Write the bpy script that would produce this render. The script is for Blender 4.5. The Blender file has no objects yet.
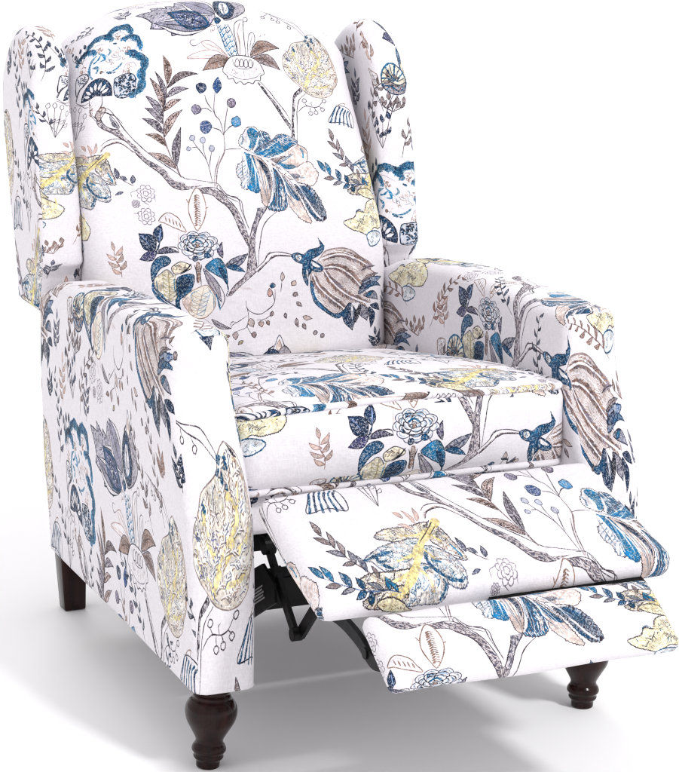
import bpy, bmesh, math, random
import numpy as np
from mathutils import Vector, Matrix, noise

random.seed(7)
scene = bpy.context.scene
COL = scene.collection
R_ = math.radians

# ------------------------------------------------------------------ helpers
def smooth(a, b, x):
    t = min(1.0, max(0.0, (x - a) / (b - a)))
    return t * t * (3 - 2 * t)

def link(name, me, parent=None, mat=None):
    o = bpy.data.objects.new(name, me)
    COL.objects.link(o)
    if mat is not None:
        me.materials.append(mat)
    if parent is not None:
        o.parent = parent
    return o

def finish(bm, name, parent=None, mat=None, sm=True):
    me = bpy.data.meshes.new(name)
    for f in bm.faces:
        f.smooth = sm
    bm.to_mesh(me)
    bm.free()
    return link(name, me, parent, mat)

AX = {'-x': (0, -1), '+x': (0, 1), '-y': (1, -1), '+y': (1, 1), '-z': (2, -1), '+z': (2, 1)}

def rbox(h, r, main, up, step=0.012, deform=None):
    """Rounded box centred on the origin, half sizes h, edge radius r.  UVs are metres in an
    unfolded cross layout round the face `main` (with `up` the face above it)."""
    bm = bmesh.new()
    uvl = bm.loops.layers.uv.new('UVMap')
    ma, ms = AX[main]; ua, us = AX[up]
    sa = 3 - ma - ua
    n = [0, 0, 0]; n[ma] = ms
    nv = Vector(n); u_ = [0, 0, 0]; u_[ua] = us; uv_ = Vector(u_)
    rv = uv_.cross(nv)                                 # points right when the main face is seen from outside
    ss = 1 if rv[sa] > 0 else -1
    H = list(h)
    W, T, D = H[sa] * 2, H[ua] * 2, H[ma] * 2
    # frame: (right, up, out) coordinates -> box coordinates
    def tob(p):
        q = [0, 0, 0]
        q[sa] = p[0] * ss; q[ua] = p[1] * us; q[ma] = p[2] * ms
        return q
    w, t, d = W / 2, T / 2, D / 2
    faces = {
        'main': (lambda a, b: (a, b, d), W, T, (0, 0)),
        'up': (lambda a, b: (a, t, -b), W, D, (0, t + d)),
        'down': (lambda a, b: (a, -t, b), W, D, (0, -t - d)),
        'back': (lambda a, b: (a, -b, -d), W, T, (0, t + D + t)),
        'left': (lambda a, b: (-w, b, a), D, T, (-w - d, 0)),
        'right': (lambda a, b: (w, b, -a), D, T, (w + d, 0)),
    }
    for key, (fn, la, lb, off) in faces.items():
        na, nb = max(2, int(la / step)), max(2, int(lb / step))
        grid = []
        for j in range(nb + 1):
            row = []
            for i in range(na + 1):
                a = -la / 2 + la * i / na; b = -lb / 2 + lb * j / nb
                p = Vector(tob(fn(a, b)))
                inner = Vector([max(-(H[k] - r), min(H[k] - r, p[k])) for k in range(3)])
                dv = p - inner
                if dv.length > 1e-9:
                    # even spacing round the corner
                    m = max(abs(c) for c in dv)
                    ang = [math.tan(math.pi / 4 * c / m) if m > 0 else 0 for c in dv]
                    dv2 = Vector(ang)
                    p = inner + dv2.normalized() * r * (m / r)
                q = deform(p.copy()) if deform else p
                row.append((bm.verts.new(q), (a + off[0], b + off[1])))
            grid.append(row)
        for j in range(nb):
            for i in range(na):
                vs = [grid[j][i], grid[j][i + 1], grid[j + 1][i + 1], grid[j + 1][i]]
                f = bm.faces.new([v[0] for v in vs])
                for l, v in zip(f.loops, vs):
                    l[uvl].uv = v[1]
    bmesh.ops.remove_doubles(bm, verts=bm.verts, dist=1e-5)
    bmesh.ops.recalc_face_normals(bm, faces=bm.faces)
    bounds = (-w - D, -t - D, w + D, 3 * t + D)       # u0, v0, u1, v1
    return bm, bounds

def set_uv_norm(me, bounds):
    u0, v0, u1, v1 = bounds
    uv = me.uv_layers[0].data
    a = np.empty(len(uv) * 2, dtype=np.float32)
    uv.foreach_get('uv', a)
    a = a.reshape(-1, 2)
    a[:, 0] = (a[:, 0] - u0) / (u1 - u0)
    a[:, 1] = (a[:, 1] - v0) / (v1 - v0)
    uv.foreach_set('uv', a.ravel())

FAB = {}      # print sheet name -> (object list, bounds)
def upholster(name, sheet, h, r, main, up, deform, parent, step=0.012):
    bm, bounds = rbox(h, r, main, up, step, deform)
    o = finish(bm, name, parent)
    set_uv_norm(o.data, bounds)
    FAB[sheet] = (o, bounds)
    return o

def lathe(prof, seg=48):
    bm = bmesh.new()
    rings = []
    for r, z in prof:
        rings.append([bm.verts.new((r * math.cos(2 * math.pi * k / seg), r * math.sin(2 * math.pi * k / seg), z)) for k in range(seg)])
    for a, b in zip(rings, rings[1:]):
        for k in range(seg):
            bm.faces.new((a[k], a[(k + 1) % seg], b[(k + 1) % seg], b[k]))
    bm.faces.new(rings[0][::-1]); bm.faces.new(rings[-1])
    bmesh.ops.recalc_face_normals(bm, faces=bm.faces)
    return bm

def catmull(pts, n=8, closed=False):
    P = [Vector(p) for p in pts]; out = []
    N = len(P)
    for i in range(N if closed else N - 1):
        p0 = P[(i - 1) % N] if closed or i > 0 else P[i]
        p1 = P[i]; p2 = P[(i + 1) % N]
        p3 = P[(i + 2) % N] if closed or i + 2 < N else p2
        for k in range(n):
            t = k / n
            out.append(0.5 * ((2 * p1) + (p2 - p0) * t + (2 * p0 - 5 * p1 + 4 * p2 - p3) * t * t + (3 * p1 - p0 - 3 * p2 + p3) * t ** 3))
    if not closed:
        out.append(P[-1])
    return out

def tube(bm, path, r, seg=10, closed=False):
    N = len(path); rings = []
    prev = None
    for i, p in enumerate(path):
        a = path[(i - 1) % N] if closed or i > 0 else p
        b = path[(i + 1) % N] if closed or i < N - 1 else p
        t = (b - a).normalized()
        if prev is None:
            prev = t.orthogonal().normalized()
        nrm = (prev - t * prev.dot(t)).normalized(); prev = nrm
        bi = t.cross(nrm)
        rings.append([bm.verts.new(p + (nrm * math.cos(2 * math.pi * k / seg) + bi * math.sin(2 * math.pi * k / seg)) * r) for k in range(seg)])
    for i in range(N if closed else N - 1):
        A, B = rings[i], rings[(i + 1) % N]
        for k in range(seg):
            bm.faces.new((A[k], A[(k + 1) % seg], B[(k + 1) % seg], B[k]))
    if not closed:
        bm.faces.new(rings[0][::-1]); bm.faces.new(rings[-1])

def bar(bm, pts, w, th, axis=Vector((1, 0, 0))):
    """Flat steel bar following pts; w across (in the plane normal to axis), th along axis."""
    P = [Vector(p) for p in pts]; N = len(P)
    rings = []
    for i, p in enumerate(P):
        t = ((P[min(i + 1, N - 1)] - P[max(i - 1, 0)])).normalized()
        s = axis.cross(t).normalized()
        rings.append([bm.verts.new(p + s * (w / 2) * a + axis * (th / 2) * b) for a, b in ((-1, -1), (1, -1), (1, 1), (-1, 1))])
    for A, B in zip(rings, rings[1:]):
        for k in range(4):
            bm.faces.new((A[k], A[(k + 1) % 4], B[(k + 1) % 4], B[k]))
    bm.faces.new(rings[0][::-1]); bm.faces.new(rings[-1])

def disc(bm, c, r, th, axis=Vector((1, 0, 0)), seg=24):
    a = axis.normalized(); n = a.orthogonal().normalized(); b = a.cross(n)
    c = Vector(c)
    rr = [[bm.verts.new(c + a * s * th / 2 + (n * math.cos(2 * math.pi * k / seg) + b * math.sin(2 * math.pi * k / seg)) * r) for k in range(seg)] for s in (-1, 1)]
    for k in range(seg):
        bm.faces.new((rr[0][k], rr[0][(k + 1) % seg], rr[1][(k + 1) % seg], rr[1][k]))
    bm.faces.new(rr[0][::-1]); bm.faces.new(rr[1])

def nz(p, s, a):
    return noise.noise(Vector(p) * s) * a

# ------------------------------------------------------------------ the chair
chair = bpy.data.objects.new('wingback_recliner', None)
COL.objects.link(chair)
chair.empty_display_size = 0.2
chair['label'] = 'white wingback recliner printed with blue flowers, footrest swung out on white floor'
chair['category'] = 'armchair'

# arms -------------------------------------------------------------
def arm_front(z):
    # front edge: upright above, then kicks forward in a shallow S
    return 0.078 * (1 - smooth(0.345, 0.555, z))
def make_arm(sx):
    hx, hy, hz = 0.0445, 0.390, 0.254
    def deform(p):
        z = max(0.133, p.z + 0.354); y = p.y + 0.325; x = p.x
        rel = smooth(0.40, -0.05, y)
        y2 = y + (0.072 - arm_front(z)) * rel
        # crest runs a little lower at the back and rolls over at the front
        top = smooth(0.25, 0.6, z)
        z2 = z + top * (-0.034 * smooth(0.58, 0.74, y) - 0.016 * smooth(0.35, 0.66, y) + (0.006 if sx < 0 else -0.004) * smooth(0.4, 0.1, y))
        # fuller top, slight padding on the faces
        side = 1 if p.x * sx > 0 else -1
        x2 = x + sx * side * 0.004 * math.sin(math.pi * min(1, max(0, (z - 0.13) / 0.47))) * (1 if abs(p.x) > 0.03 else abs(p.x) / 0.03)
        x2 -= sx * 0.004 * smooth(0.45, 0.13, z)
        q = Vector((x2 + (0.303 if sx > 0 else -0.2935), y2, z2))
        if z <= 0.1331:
            q.z = 0.133 - 0.008 * smooth(0.2, 0.7, y)
            return q
        q += Vector((nz(q, 9, 0.0022), nz(q + Vector((5, 0, 0)), 11, 0.0016), nz(q + Vector((0, 7, 0)), 8, 0.002)))
        return q
    return upholster('arm', 'arm_l' if sx < 0 else 'arm_r', (hx, hy, hz), 0.021, '-x', '+z', deform, chair)
arm_l = make_arm(-1)
arm_r = make_arm(1)

# seat -------------------------------------------------------------
CU = (0.255, 0.312, 0.060)
def cushion_def(p):
    x, y, z = p.x + 0.004, p.y + 0.302, p.z + 0.444
    c = max(0.0, 1 - (p.x / 0.250) ** 2) ** 0.7
    cy = max(0.0, 1 - (p.y / 0.312) ** 2) ** 0.6
    if p.z > 0:
        z += (0.028 * c * cy - 0.125 * max(0, y - 0.06)) * min(1, p.z / 0.05)
    if p.y < -0.2:
        y -= 0.022 * c * max(0, 1 - (p.z / 0.06) ** 2) * smooth(-0.2, -0.3, p.y)
        z += -0.004 * (p.x / 0.247) ** 2
    q = Vector((x, y, z))
    q += Vector((nz(q, 12, .002), nz(q + Vector((3, 0, 0)), 10, .0025), nz(q + Vector((0, 4, 0)), 7, .0035)))
    return q
cushion = upholster('seat_cushion', 'cushion', CU, 0.026, '-y', '+z', cushion_def, chair, 0.010)
def piping_path(zz):
    hx, hy, r = CU[0], CU[1], 0.026
    pts = []
    k = 0.6
    for sx, sy, a0 in ((1, -1, -90), (1, 1, 0), (-1, 1, 90), (-1, -1, 180)):
        cx, cy = sx * (hx - r), sy * (hy - r)
        for a in range(0, 91, 15):
            an = R_(a0 + a)
            pts.append(Vector((cx + r * math.cos(an), cy + r * math.sin(an), zz)))
    out = []
    N = len(pts)
    for i in range(N):
        a, b = pts[i], pts[(i + 1) % N]
        m = max(1, int((b - a).length / 0.012))
        for j in range(m):
            out.append(a.lerp(b, j / m))
    # follow the same swelling as the cushion, just on its edge
    res = []
    for p in out:
        e = p.copy()
        s = 1 - 0.293 * 0.026 / max(abs(e.x), abs(e.y)) * 0.75
        q = cushion_def(Vector((e.x * s, e.y * s, math.copysign(CU[2] - 0.293 * 0.026 * 0.75, zz))))
        res.append(q)
    return res
for zz in (1, -1):
    bm = bmesh.new()
    tube(bm, piping_path(zz * CU[2]), 0.0052, 10, True)
    finish(bm, 'piping', cushion)

def frame_def(p):
    q = Vector((p.x, p.y + 0.325, p.z + 0.352))
    q += Vector((0, nz(q, 10, .002), nz(q, 9, .002)))
    return q
seat_frame = upholster('seat_frame', 'frame', (0.247, 0.315, 0.031), 0.012, '-y', '+z', frame_def, chair)

# backrest ---------------------------------------------------------
BH = (0.262, 0.075, 0.300)
def back_def(p):
    t = (p.z + 0.30) / 0.60                     # 0 bottom .. 1 top
    wx = 1.0 - 0.045 * smooth(0.45, 1.0, t) - 0.03 * smooth(0.35, 0.0, t)
    x = p.x * wx
    s = p.x / 0.262
    z = 0.425 + t * (0.595 - 0.082 * abs(s) ** 2.4 * smooth(0.4, 1.0, t))
    y = 0.695 + 0.245 * (z - 0.45) + 0.062 * smooth(0.25, 1.0, t) + p.y
    if p.y < 0:
        fr = min(1, -p.y / 0.05)
        y -= fr * (0.040 * max(0, 1 - s * s) ** 0.8 * (0.55 + 0.45 * math.sin(math.pi * min(1, max(0, t * 0.95 + .05)))) + 0.012 * math.exp(-((t - 0.32) / 0.16) ** 2))
    q = Vector((x, y, z))
    q += Vector((nz(q, 8, .002), nz(q + Vector((2, 0, 0)), 6, .004), nz(q + Vector((0, 3, 0)), 7, .0025)))
    return q
backrest = upholster('backrest', 'back', BH, 0.034, '-y', '+z', back_def, chair)

# wings ------------------------------------------------------------
def make_wing(sx):
    hx, hy, hz = 0.0325, 0.112, 0.235
    def deform(p):
        t = (p.z + hz) / (2 * hz)
        v = (p.y + hy) / (2 * hy)               # 0 front .. 1 rear
        y0 = 0.692 + 0.060 * t - 0.008 * math.sin(math.pi * t)
        y1 = 0.868 + 0.118 * t
        y = y0 + (y1 - y0) * v
        vc = 0.38 if sx > 0 else 0.45
        zt = 0.985 - 0.080 * (max(0, v - vc) / (1 - vc)) ** 2 - 0.050 * (max(0, vc - v) / vc) ** 2
        zb = 0.518 + 0.080 * smooth(0.32, 0.05, v) 
        z = zb + (zt - zb) * t
        # the top rolls inwards towards the back cushion
        e = p.x * sx / hx
        z -= 0.016 * smooth(0.70, 1, t) * e * e
        x = (0.308 if sx > 0 else -0.298) + p.x * (1.12 - 0.16 * t) - sx * 0.006 * smooth(0.80, 1.0, t)
        q = Vector((x, y, z))
        q += Vector((nz(q, 10, .002), nz(q + Vector((2, 0, 0)), 9, .003), nz(q + Vector((0, 3, 0)), 8, .002)))
        return q
    return upholster('wing', 'wing_l' if sx < 0 else 'wing_r', (hx, hy, hz), 0.015, '-y', '+z', deform, chair, 0.010)
wing_l = make_wing(-1)
wing_r = make_wing(1)

# rear panels ------------------------------------------------------
def bp_def(p):
    q = Vector((p.x, p.y + 0.890 + 0.20 * (p.z + 0.0), p.z + 0.69))
    q.z -= 0.06 * (p.x / 0.26) ** 2 * smooth(0, 0.2, p.z)
    return q
back_panel = upholster('back_panel', 'rear', (0.262, 0.035, 0.235), 0.02, '+y', '+z', bp_def, chair, 0.02)
def bl_def(p):
    return Vector((p.x, p.y + 0.712, p.z + 0.262))
base_panel = upholster('base_panel', 'base', (0.252, 0.014, 0.135), 0.008, '+y', '+z', bl_def, chair, 0.02)

# footrest ---------------------------------------------------------
FA = R_(-16)
def panel_def(cy, cz, ang, hx, hy, hz, crown, flare):
    def d(p):
        n = p.z
        if n > 0:
            c = max(0, 1 - (p.x / hx) ** 2) ** 0.6 * max(0, 1 - (p.y / hy) ** 2) ** 0.6
            n += crown * c * min(1, n / (hz * .8))
        x = p.x * (1 + flare * (-p.y / hy))
        y = p.y * math.cos(ang) - n * math.sin(ang)
        z = p.y * math.sin(ang) + n * math.cos(ang)
        q = Vector((x, y + cy, z + cz))
        q += Vector((nz(q, 12, .0018), nz(q + Vector((2, 0, 0)), 11, .002), nz(q + Vector((0, 3, 0)), 9, .0028)))
        return q
    return d
UPF = (0.252, 0.126, 0.020)
footrest = upholster('footrest_panel', 'foot', UPF, 0.019, '+z', '+y', panel_def(-0.194, 0.351, R_(17), *UPF, 0.014, 0.010), chair, 0.009)
LOF = (0.203, 0.056, 0.013)
flap = upholster('footrest_flap', 'flap', LOF, 0.012, '+z', '+y', panel_def(-0.370, 0.274, R_(33), *LOF, 0.008, 0.0), chair, 0.008)

# legs -------------------------------------------------------------
prof = [(0.0150, 0.0), (0.0165, 0.002), (0.0170, 0.010), (0.0195, 0.0125), (0.0212, 0.0155), (0.0205, 0.019), (0.0212, 0.021), (0.0238, 0.0245),
        (0.0240, 0.028), (0.0225, 0.032), (0.0198, 0.036), (0.0195, 0.041), (0.0228, 0.048), (0.0285, 0.058), (0.0338, 0.068), (0.0362, 0.077),
        (0.0366, 0.084), (0.0352, 0.091), (0.0312, 0.0975), (0.0275, 0.1005), (0.0262, 0.1025), (0.0265, 0.1050), (0.0235, 0.1080), (0.0228, 0.1110),
        (0.0242, 0.1150), (0.0290, 0.121), (0.0315, 0.128), (0.0315, 0.140)]
pv = [Vector((r, z, 0)) for r, z in prof]
sp = catmull(pv, 4)
legs = []
for sx, foot, lean in ((-1, (-0.296, 0.0), R_(4.5)), (1, (0.298, 0.0), R_(2.2))):
    bm = lathe([(max(0.001, p.x), p.y) for p in sp], 56)
    o = finish(bm, 'leg', chair)
    o.location = (foot[0], foot[1], 0)
    o.rotation_euler = (0, lean, 0)
    legs.append(o)
for sx in (-1, 1):
    bm = bmesh.new()
    bmesh.ops.create_cube(bm, size=1)
    for v in bm.verts:
        k = 0.5 + v.co.z
        w = 0.037 + 0.011 * k
        v.co = Vector((v.co.x * w, v.co.y * w, k * 0.134))
    bmesh.ops.bevel(bm, geom=list(bm.edges), offset=0.003, segments=3, affect='EDGES', profile=0.5)
    o = finish(bm, 'leg', chair)
    o.location = (sx * 0.288, 0.738, 0)
    o.rotation_euler = (R_(-3), 0, 0)
    legs.append(o)

# reclining mechanism ---------------------------------------------
metal = []
def X(bmf, name, parent=chair):
    o = finish(bmf, name, parent, None, False)
    metal.append(o)
    return o
def prism(bm, pts, x0, x1):
    """plate: polygon in (y, z) extruded from x0 to x1"""
    a = [bm.verts.new((x0, y, z)) for y, z in pts]; b = [bm.verts.new((x1, y, z)) for y, z in pts]
    bm.faces.new(a); bm.faces.new(b[::-1])
    n = len(pts)
    for i in range(n):
        bm.faces.new((a[i], b[i], b[(i + 1) % n], a[(i + 1) % n]))
    bmesh.ops.recalc_face_normals(bm, faces=bm.faces)

XA = Vector((1, 0, 0))
def rivet(bm, y, z, x, r=0.0075, th=0.012):
    disc(bm, (x, y, z), r, th, XA, 20)
for sx in (-1, 1):
    bx = sx * 0.195
    # long link: hangs from the seat frame, drops to the knee, climbs to the footrest
    bm = bmesh.new()
    bar(bm, [(bx, 0.030, 0.330), (bx, 0.022, 0.300), (bx, -0.008, 0.272), (bx, -0.034, 0.248), (bx, -0.083, 0.205)], 0.017, 0.006)
    rivet(bm, 0.022, 0.303, bx, 0.0130, 0.016); rivet(bm, -0.010, 0.273, bx, .009, .012); rivet(bm, -0.083, 0.207, bx, 0.0095, 0.014)
    bmesh.ops.recalc_face_normals(bm, faces=bm.faces); X(bm, 'drop_link')
    bm = bmesh.new()
    bar(bm, [(bx + sx * -0.007, -0.083, 0.207), (bx + sx * -0.007, -0.140, 0.262), (bx + sx * -0.007, -0.205, 0.322)], 0.017, 0.006)
    rivet(bm, -0.196, 0.314, bx - sx * .007)
    bmesh.ops.recalc_face_normals(bm, faces=bm.faces); X(bm, 'rise_link')
    # link that carries the flap
    bm = bmesh.new()
    pts = catmull([(bx, -0.165, 0.275), (bx, -0.200, 0.277), (bx, -0.247, 0.279), (bx, -0.300, 0.272), (bx, -0.345, 0.258), (bx, -0.372, 0.262)], 5)
    bar(bm, pts, 0.017, 0.007)
    rivet(bm, -0.190, 0.277, bx, .009, .013); rivet(bm, -0.330, 0.263, bx)
    bmesh.ops.recalc_face_normals(bm, faces=bm.faces); X(bm, 'flap_link')
    bm = bmesh.new()
    bar(bm, [(bx, -0.17, 0.275), (bx, -0.185, 0.330)], 0.016, 0.005); X(bm, 'flap_bracket')
    # slanting side plate with its printed sticker
    bm = bmesh.new()
    px = bx - sx * 0.004 + sx * 0.012
    prism(bm, [(0.098, 0.193), (0.076, 0.178), (-0.030, 0.236), (-0.024, 0.262), (0.020, 0.278), (0.100, 0.238)], px - 0.002, px + 0.002)
    rivet(bm, 0.080, 0.193, px); rivet(bm, 0.082, 0.232, px, .006)
    bmesh.ops.recalc_face_normals(bm, faces=bm.faces)
    plate = X(bm, 'side_plate')
    if sx < 0:
        bm = bmesh.new()
        d = Vector((0, -0.106, 0.058)).normalized(); e = Vector((0, d.z, -d.y)) * 1
        o0 = Vector((px - 0.0026, 0.052, 0.207))
        def quad(a0, a1, b0, b1, h=0.0004):
            vs = [bm.verts.new(o0 + d * a + e * b + Vector((-h, 0, 0))) for a, b in ((a0, b0), (a1, b0), (a1, b1), (a0, b1))]
            return bm.faces.new(vs)
        for k in range(5):
            quad(0.000, 0.050 - 0.004 * (k % 2), 0.0005 + k * 0.0042, 0.0030 + k * 0.0042)
        t = [bm.verts.new(o0 + d * a + e * b + Vector((-0.0004, 0, 0))) for a, b in ((-0.018, 0.006), (-0.004, 0.010), (-0.014, 0.021))]
        bm.faces.new(t)
        sticker = finish(bm, 'sticker', plate, None, False)
        sticker['label'] = 'pale striped sticker with a triangle mark'
bm = bmesh.new()
prism(bm, [(0.120, 0.172), (0.120, 0.222), (0.165, 0.222), (0.165, 0.172)], -0.21, 0.21)
bmesh.ops.bevel(bm, geom=list(bm.edges), offset=0.003, segments=2, affect='EDGES')
X(bm, 'cross_tube')
bm = bmesh.new()
prism(bm, [(0.300, 0.205), (0.300, 0.240), (0.330, 0.240), (0.330, 0.205)], -0.24, 0.24)
X(bm, 'cross_tube')
for sx in (-1, 1):
    bm = bmesh.new()
    bar(bm, [(sx * .225, 0.02, 0.315), (sx * .225, 0.14, 0.300), (sx * .225, 0.36, 0.230)], 0.03, 0.005)
    bar(bm, [(sx * .215, 0.142, 0.322), (sx * .215, 0.142, 0.20)], 0.03, 0.005)
    bmesh.ops.recalc_face_normals(bm, faces=bm.faces); X(bm, 'rail')
bm = bmesh.new()
prism(bm, [(-0.332, 0.292), (-0.330, 0.303), (-0.312, 0.308), (-0.306, 0.2965)], -0.02, 0.204)
X(bm, 'hinge_rod')
# ------------------------------------------------------------------ the printed cloth
# One repeat of the textile, drawn stroke by stroke as a block print: PU x PV metres of cloth.
PU, PV = 0.560, 0.600
PPM = 3400.0                      # texels per metre
TW, TH = int(PU * PPM), int(PV * PPM)
rng = np.random.default_rng(11)

def fnoise(sig, seed):
    """periodic smooth noise, 0 mean, unit variance"""
    r = np.random.default_rng(seed).standard_normal((TH, TW))
    ky = np.fft.fftfreq(TH)[:, None]; kx = np.fft.rfftfreq(TW)[None, :]
    k = np.exp(-2 * (np.pi * sig) ** 2 * (kx * kx + ky * ky))
    n = np.fft.irfft2(np.fft.rfft2(r) * k, s=(TH, TW))
    return (n / n.std()).astype(np.float32)

N_FINE = fnoise(1.15, 1); N_MID = fnoise(3.2, 2); N_BIG = fnoise(16, 3)
BASE = np.array((228, 224, 229)) / 255.0
cloth = np.empty((TH, TW, 3), np.float32); cloth[:] = BASE

# colours of the inks
BLUE = (14, 88, 128); MIDB = (12, 60, 96); NAVY = (15, 34, 60); DARK = (26, 28, 40); INK = (46, 39, 46)
SLATE = (72, 76, 96); TAUPE = (112, 96, 96); BROWN = (126, 98, 84); MAUVE = (104, 97, 110)
YEL = (222, 202, 138); CREAM = (224, 212, 188); ROSE = (208, 186, 178); WHITE = (229, 225, 230); GREYB = (112, 136, 158)

def px2m(p):                       # drawing-sheet units -> metres of cloth
    X = (p[:, 0] - 200) / 100; Y = (p[:, 1] - 200) / 100
    A = np.stack([X * 0 + 1, X, Y, X * X, X * Y, Y * Y], 1)
    return A @ np.array([[-0.0766, 0.17466, -0.02321, 0.00765, -0.00416, 0.00467], [-0.02269, -0.01427, -0.16581, 0.00699, -0.00104, 0.00453]]).T
def px2m_b(p):
    X = (p[:, 0] - 200) / 100; Y = (p[:, 1] - 200) / 100
    A = np.stack([X * 0 + 1, X, Y, X * X, X * Y, Y * Y], 1)
    return A @ np.array([[0.20177, 0.13451, -0.35269, 0.00339, -0.00549, 0.04087], [0.97973, -0.04174, -0.38142, 0.00277, 0.00318, 0.03593]]).T

class Z:
    """a drawing sheet: origin, scale, conversion; optional extra shift / turn / flip in cloth metres"""
    def __init__(s, ox, oy, sc, conv=px2m, move=(0, 0), about=None, rot=0, scale=1, flip=False):
        s.o = np.array((ox, oy), float); s.sc = sc; s.conv = conv
        s.move = np.array(move, float); s.about = about; s.rot = rot; s.k = scale; s.flip = flip
        a = s(np.array([[200., 200.], [300., 200.]]))
        s.unit = np.linalg.norm(a[1] - a[0]) / 100     # texels per drawing unit
    def __call__(s, P):
        P = np.asarray(P, float).reshape(-1, 2)
        m = s.conv(P / s.sc + s.o)
        if s.about is not None:
            c = np.array(s.about)
            d = (m - c) * s.k
            if s.flip: d[:, 0] *= -1
            ca, sa = math.cos(s.rot), math.sin(s.rot)
            m = c + d @ np.array([[ca, sa], [-sa, ca]])
        m = m + s.move
        return np.stack([m[:, 0] * PPM, m[:, 1] * PPM], 1)

def cat(P, n=6, closed=False):
    P = np.asarray(P, float).reshape(-1, 2)
    if len(P) < 3: 
        return P if len(P) < 2 else np.stack([P[0] + (P[1] - P[0]) * t for t in np.linspace(0, 1, n + 1)])
    if closed: Q = np.vstack([P[-1], P, P[0], P[1]])
    else: Q = np.vstack([2 * P[0] - P[1], P, 2 * P[-1] - P[-2]])
    t = np.linspace(0, 1, n, endpoint=False)[:, None]
    out = []
    for i in range(1, len(Q) - 2):
        a, b, c, d = Q[i - 1], Q[i], Q[i + 1], Q[i + 2]
        out.append(0.5 * (2 * b + (c - a) * t + (2 * a - 5 * b + 4 * c - d) * t ** 2 + (3 * b - a - 3 * c + d) * t ** 3))
    out = np.vstack(out)
    return out if closed else np.vstack([out, P[-1]])

def blend(x0, y0, m, col, grain=0.0, alpha=1.0, which=None):
    h, w = m.shape
    r = (y0 + np.arange(h)) % TH; c = (x0 + np.arange(w)) % TW
    ix = np.ix_(r, c)
    if grain:
        n = N_FINE[ix] * 0.85 + N_MID[ix] * 0.35
        m = m * np.clip((n + 1.9 - 1.9 * grain) * 0.75 + 0.25, 0.30, 1)
    a = (m * alpha)[..., None].astype(np.float32)
    tone = (1 + (0.10 * N_BIG[ix] + 0.10 * N_MID[ix] + 0.05 * N_FINE[ix]) * (1 if grain > 0.15 else 0.15))[..., None]
    cloth[ix] = cloth[ix] * (1 - a) + np.clip(np.asarray(col, np.float32) / 255 * tone, 0, 0.93) * a

def pmask(P, ss=3):
    x0, y0 = np.floor(P.min(0)).astype(int) - 1; x1, y1 = np.ceil(P.max(0)).astype(int) + 2
    w, h = x1 - x0, y1 - y0
    acc = np.zeros((h * ss, w * ss + 1), np.int16)
    Q = (P - (x0, y0)) * ss
    for a, b in zip(Q, np.roll(Q, -1, 0)):
        if a[1] > b[1]: a, b = b, a
        r0, r1 = math.ceil(a[1] - 0.5), math.ceil(b[1] - 0.5)
        if r1 <= r0: continue
        r = np.arange(r0, r1)
        x = a[0] + (r + 0.5 - a[1]) * (b[0] - a[0]) / (b[1] - a[1])
        ci = np.clip(np.ceil(x - 0.5).astype(int), 0, w * ss)
        np.add.at(acc, (r, ci), 1)
    m = (np.cumsum(acc, 1)[:, :-1] & 1).astype(np.float32)
    return x0, y0, m.reshape(h, ss, w, ss).mean((1, 3))

def smask(P, W):
    """mask of a stroke through P (texels) with half widths W"""
    pad = int(W.max()) + 2
    x0, y0 = np.floor(P.min(0)).astype(int) - pad; x1, y1 = np.ceil(P.max(0)).astype(int) + pad + 1
    m = np.zeros((y1 - y0, x1 - x0), np.float32)
    for a, b, wa, wb in zip(P[:-1], P[1:], W[:-1], W[1:]):
        pd = max(wa, wb) + 1.5
        ax0 = int(min(a[0], b[0]) - pd) - x0; ax1 = int(max(a[0], b[0]) + pd) + 2 - x0
        ay0 = int(min(a[1], b[1]) - pd) - y0; ay1 = int(max(a[1], b[1]) + pd) + 2 - y0
        ax0, ay0 = max(0, ax0), max(0, ay0)
        yy, xx = np.mgrid[ay0:min(ay1, m.shape[0]), ax0:min(ax1, m.shape[1])]
        px = xx + x0 + 0.5 - a[0]; py = yy + y0 + 0.5 - a[1]
        d = b - a; L = d @ d + 1e-9
        t = np.clip((px * d[0] + py * d[1]) / L, 0, 1)
        dist = np.hypot(px - t * d[0], py - t * d[1])
        sub = m[ay0:ay0 + yy.shape[0], ax0:ax0 + yy.shape[1]]
        np.maximum(sub, np.clip((wa + (wb - wa) * t) - dist + 0.5, 0, 1), out=sub)
    return x0, y0, m

def wob(P, amp):
    if amp and len(P) > 2:
        n = rng.standard_normal(P.shape) * amp
        n[1:-1] = (n[:-2] + n[1:-1] + n[2:]) / 1.8
        return P + n
    return P

def stroke(z, pts, w=1.6, col=INK, taper=(0.4, 0.4), grain=0.35, sm=True, closed=False, amp=0.5, alpha=1.0):
    """w in texel half width x2"""
    P = z(pts)
    P = cat(P, 6, closed) if sm else P
    if closed: P = np.vstack([P, P[:1]])
    P = wob(P, amp)
    t = np.linspace(0, 1, len(P))
    W = w / 2 * (taper[0] + (1 - taper[0]) * np.clip(t / 0.3, 0, 1)) * (taper[1] + (1 - taper[1]) * np.clip((1 - t) / 0.3, 0, 1))
    W = W * (1 + 0.25 * np.sin(t * len(P) * 0.7 + rng.uniform(0, 6)))
    W = np.where(W < 3.2, W * 1.95 + 0.3, W)
    blend(*smask(P, np.maximum(W, 0.6)), col, grain, alpha)

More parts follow.
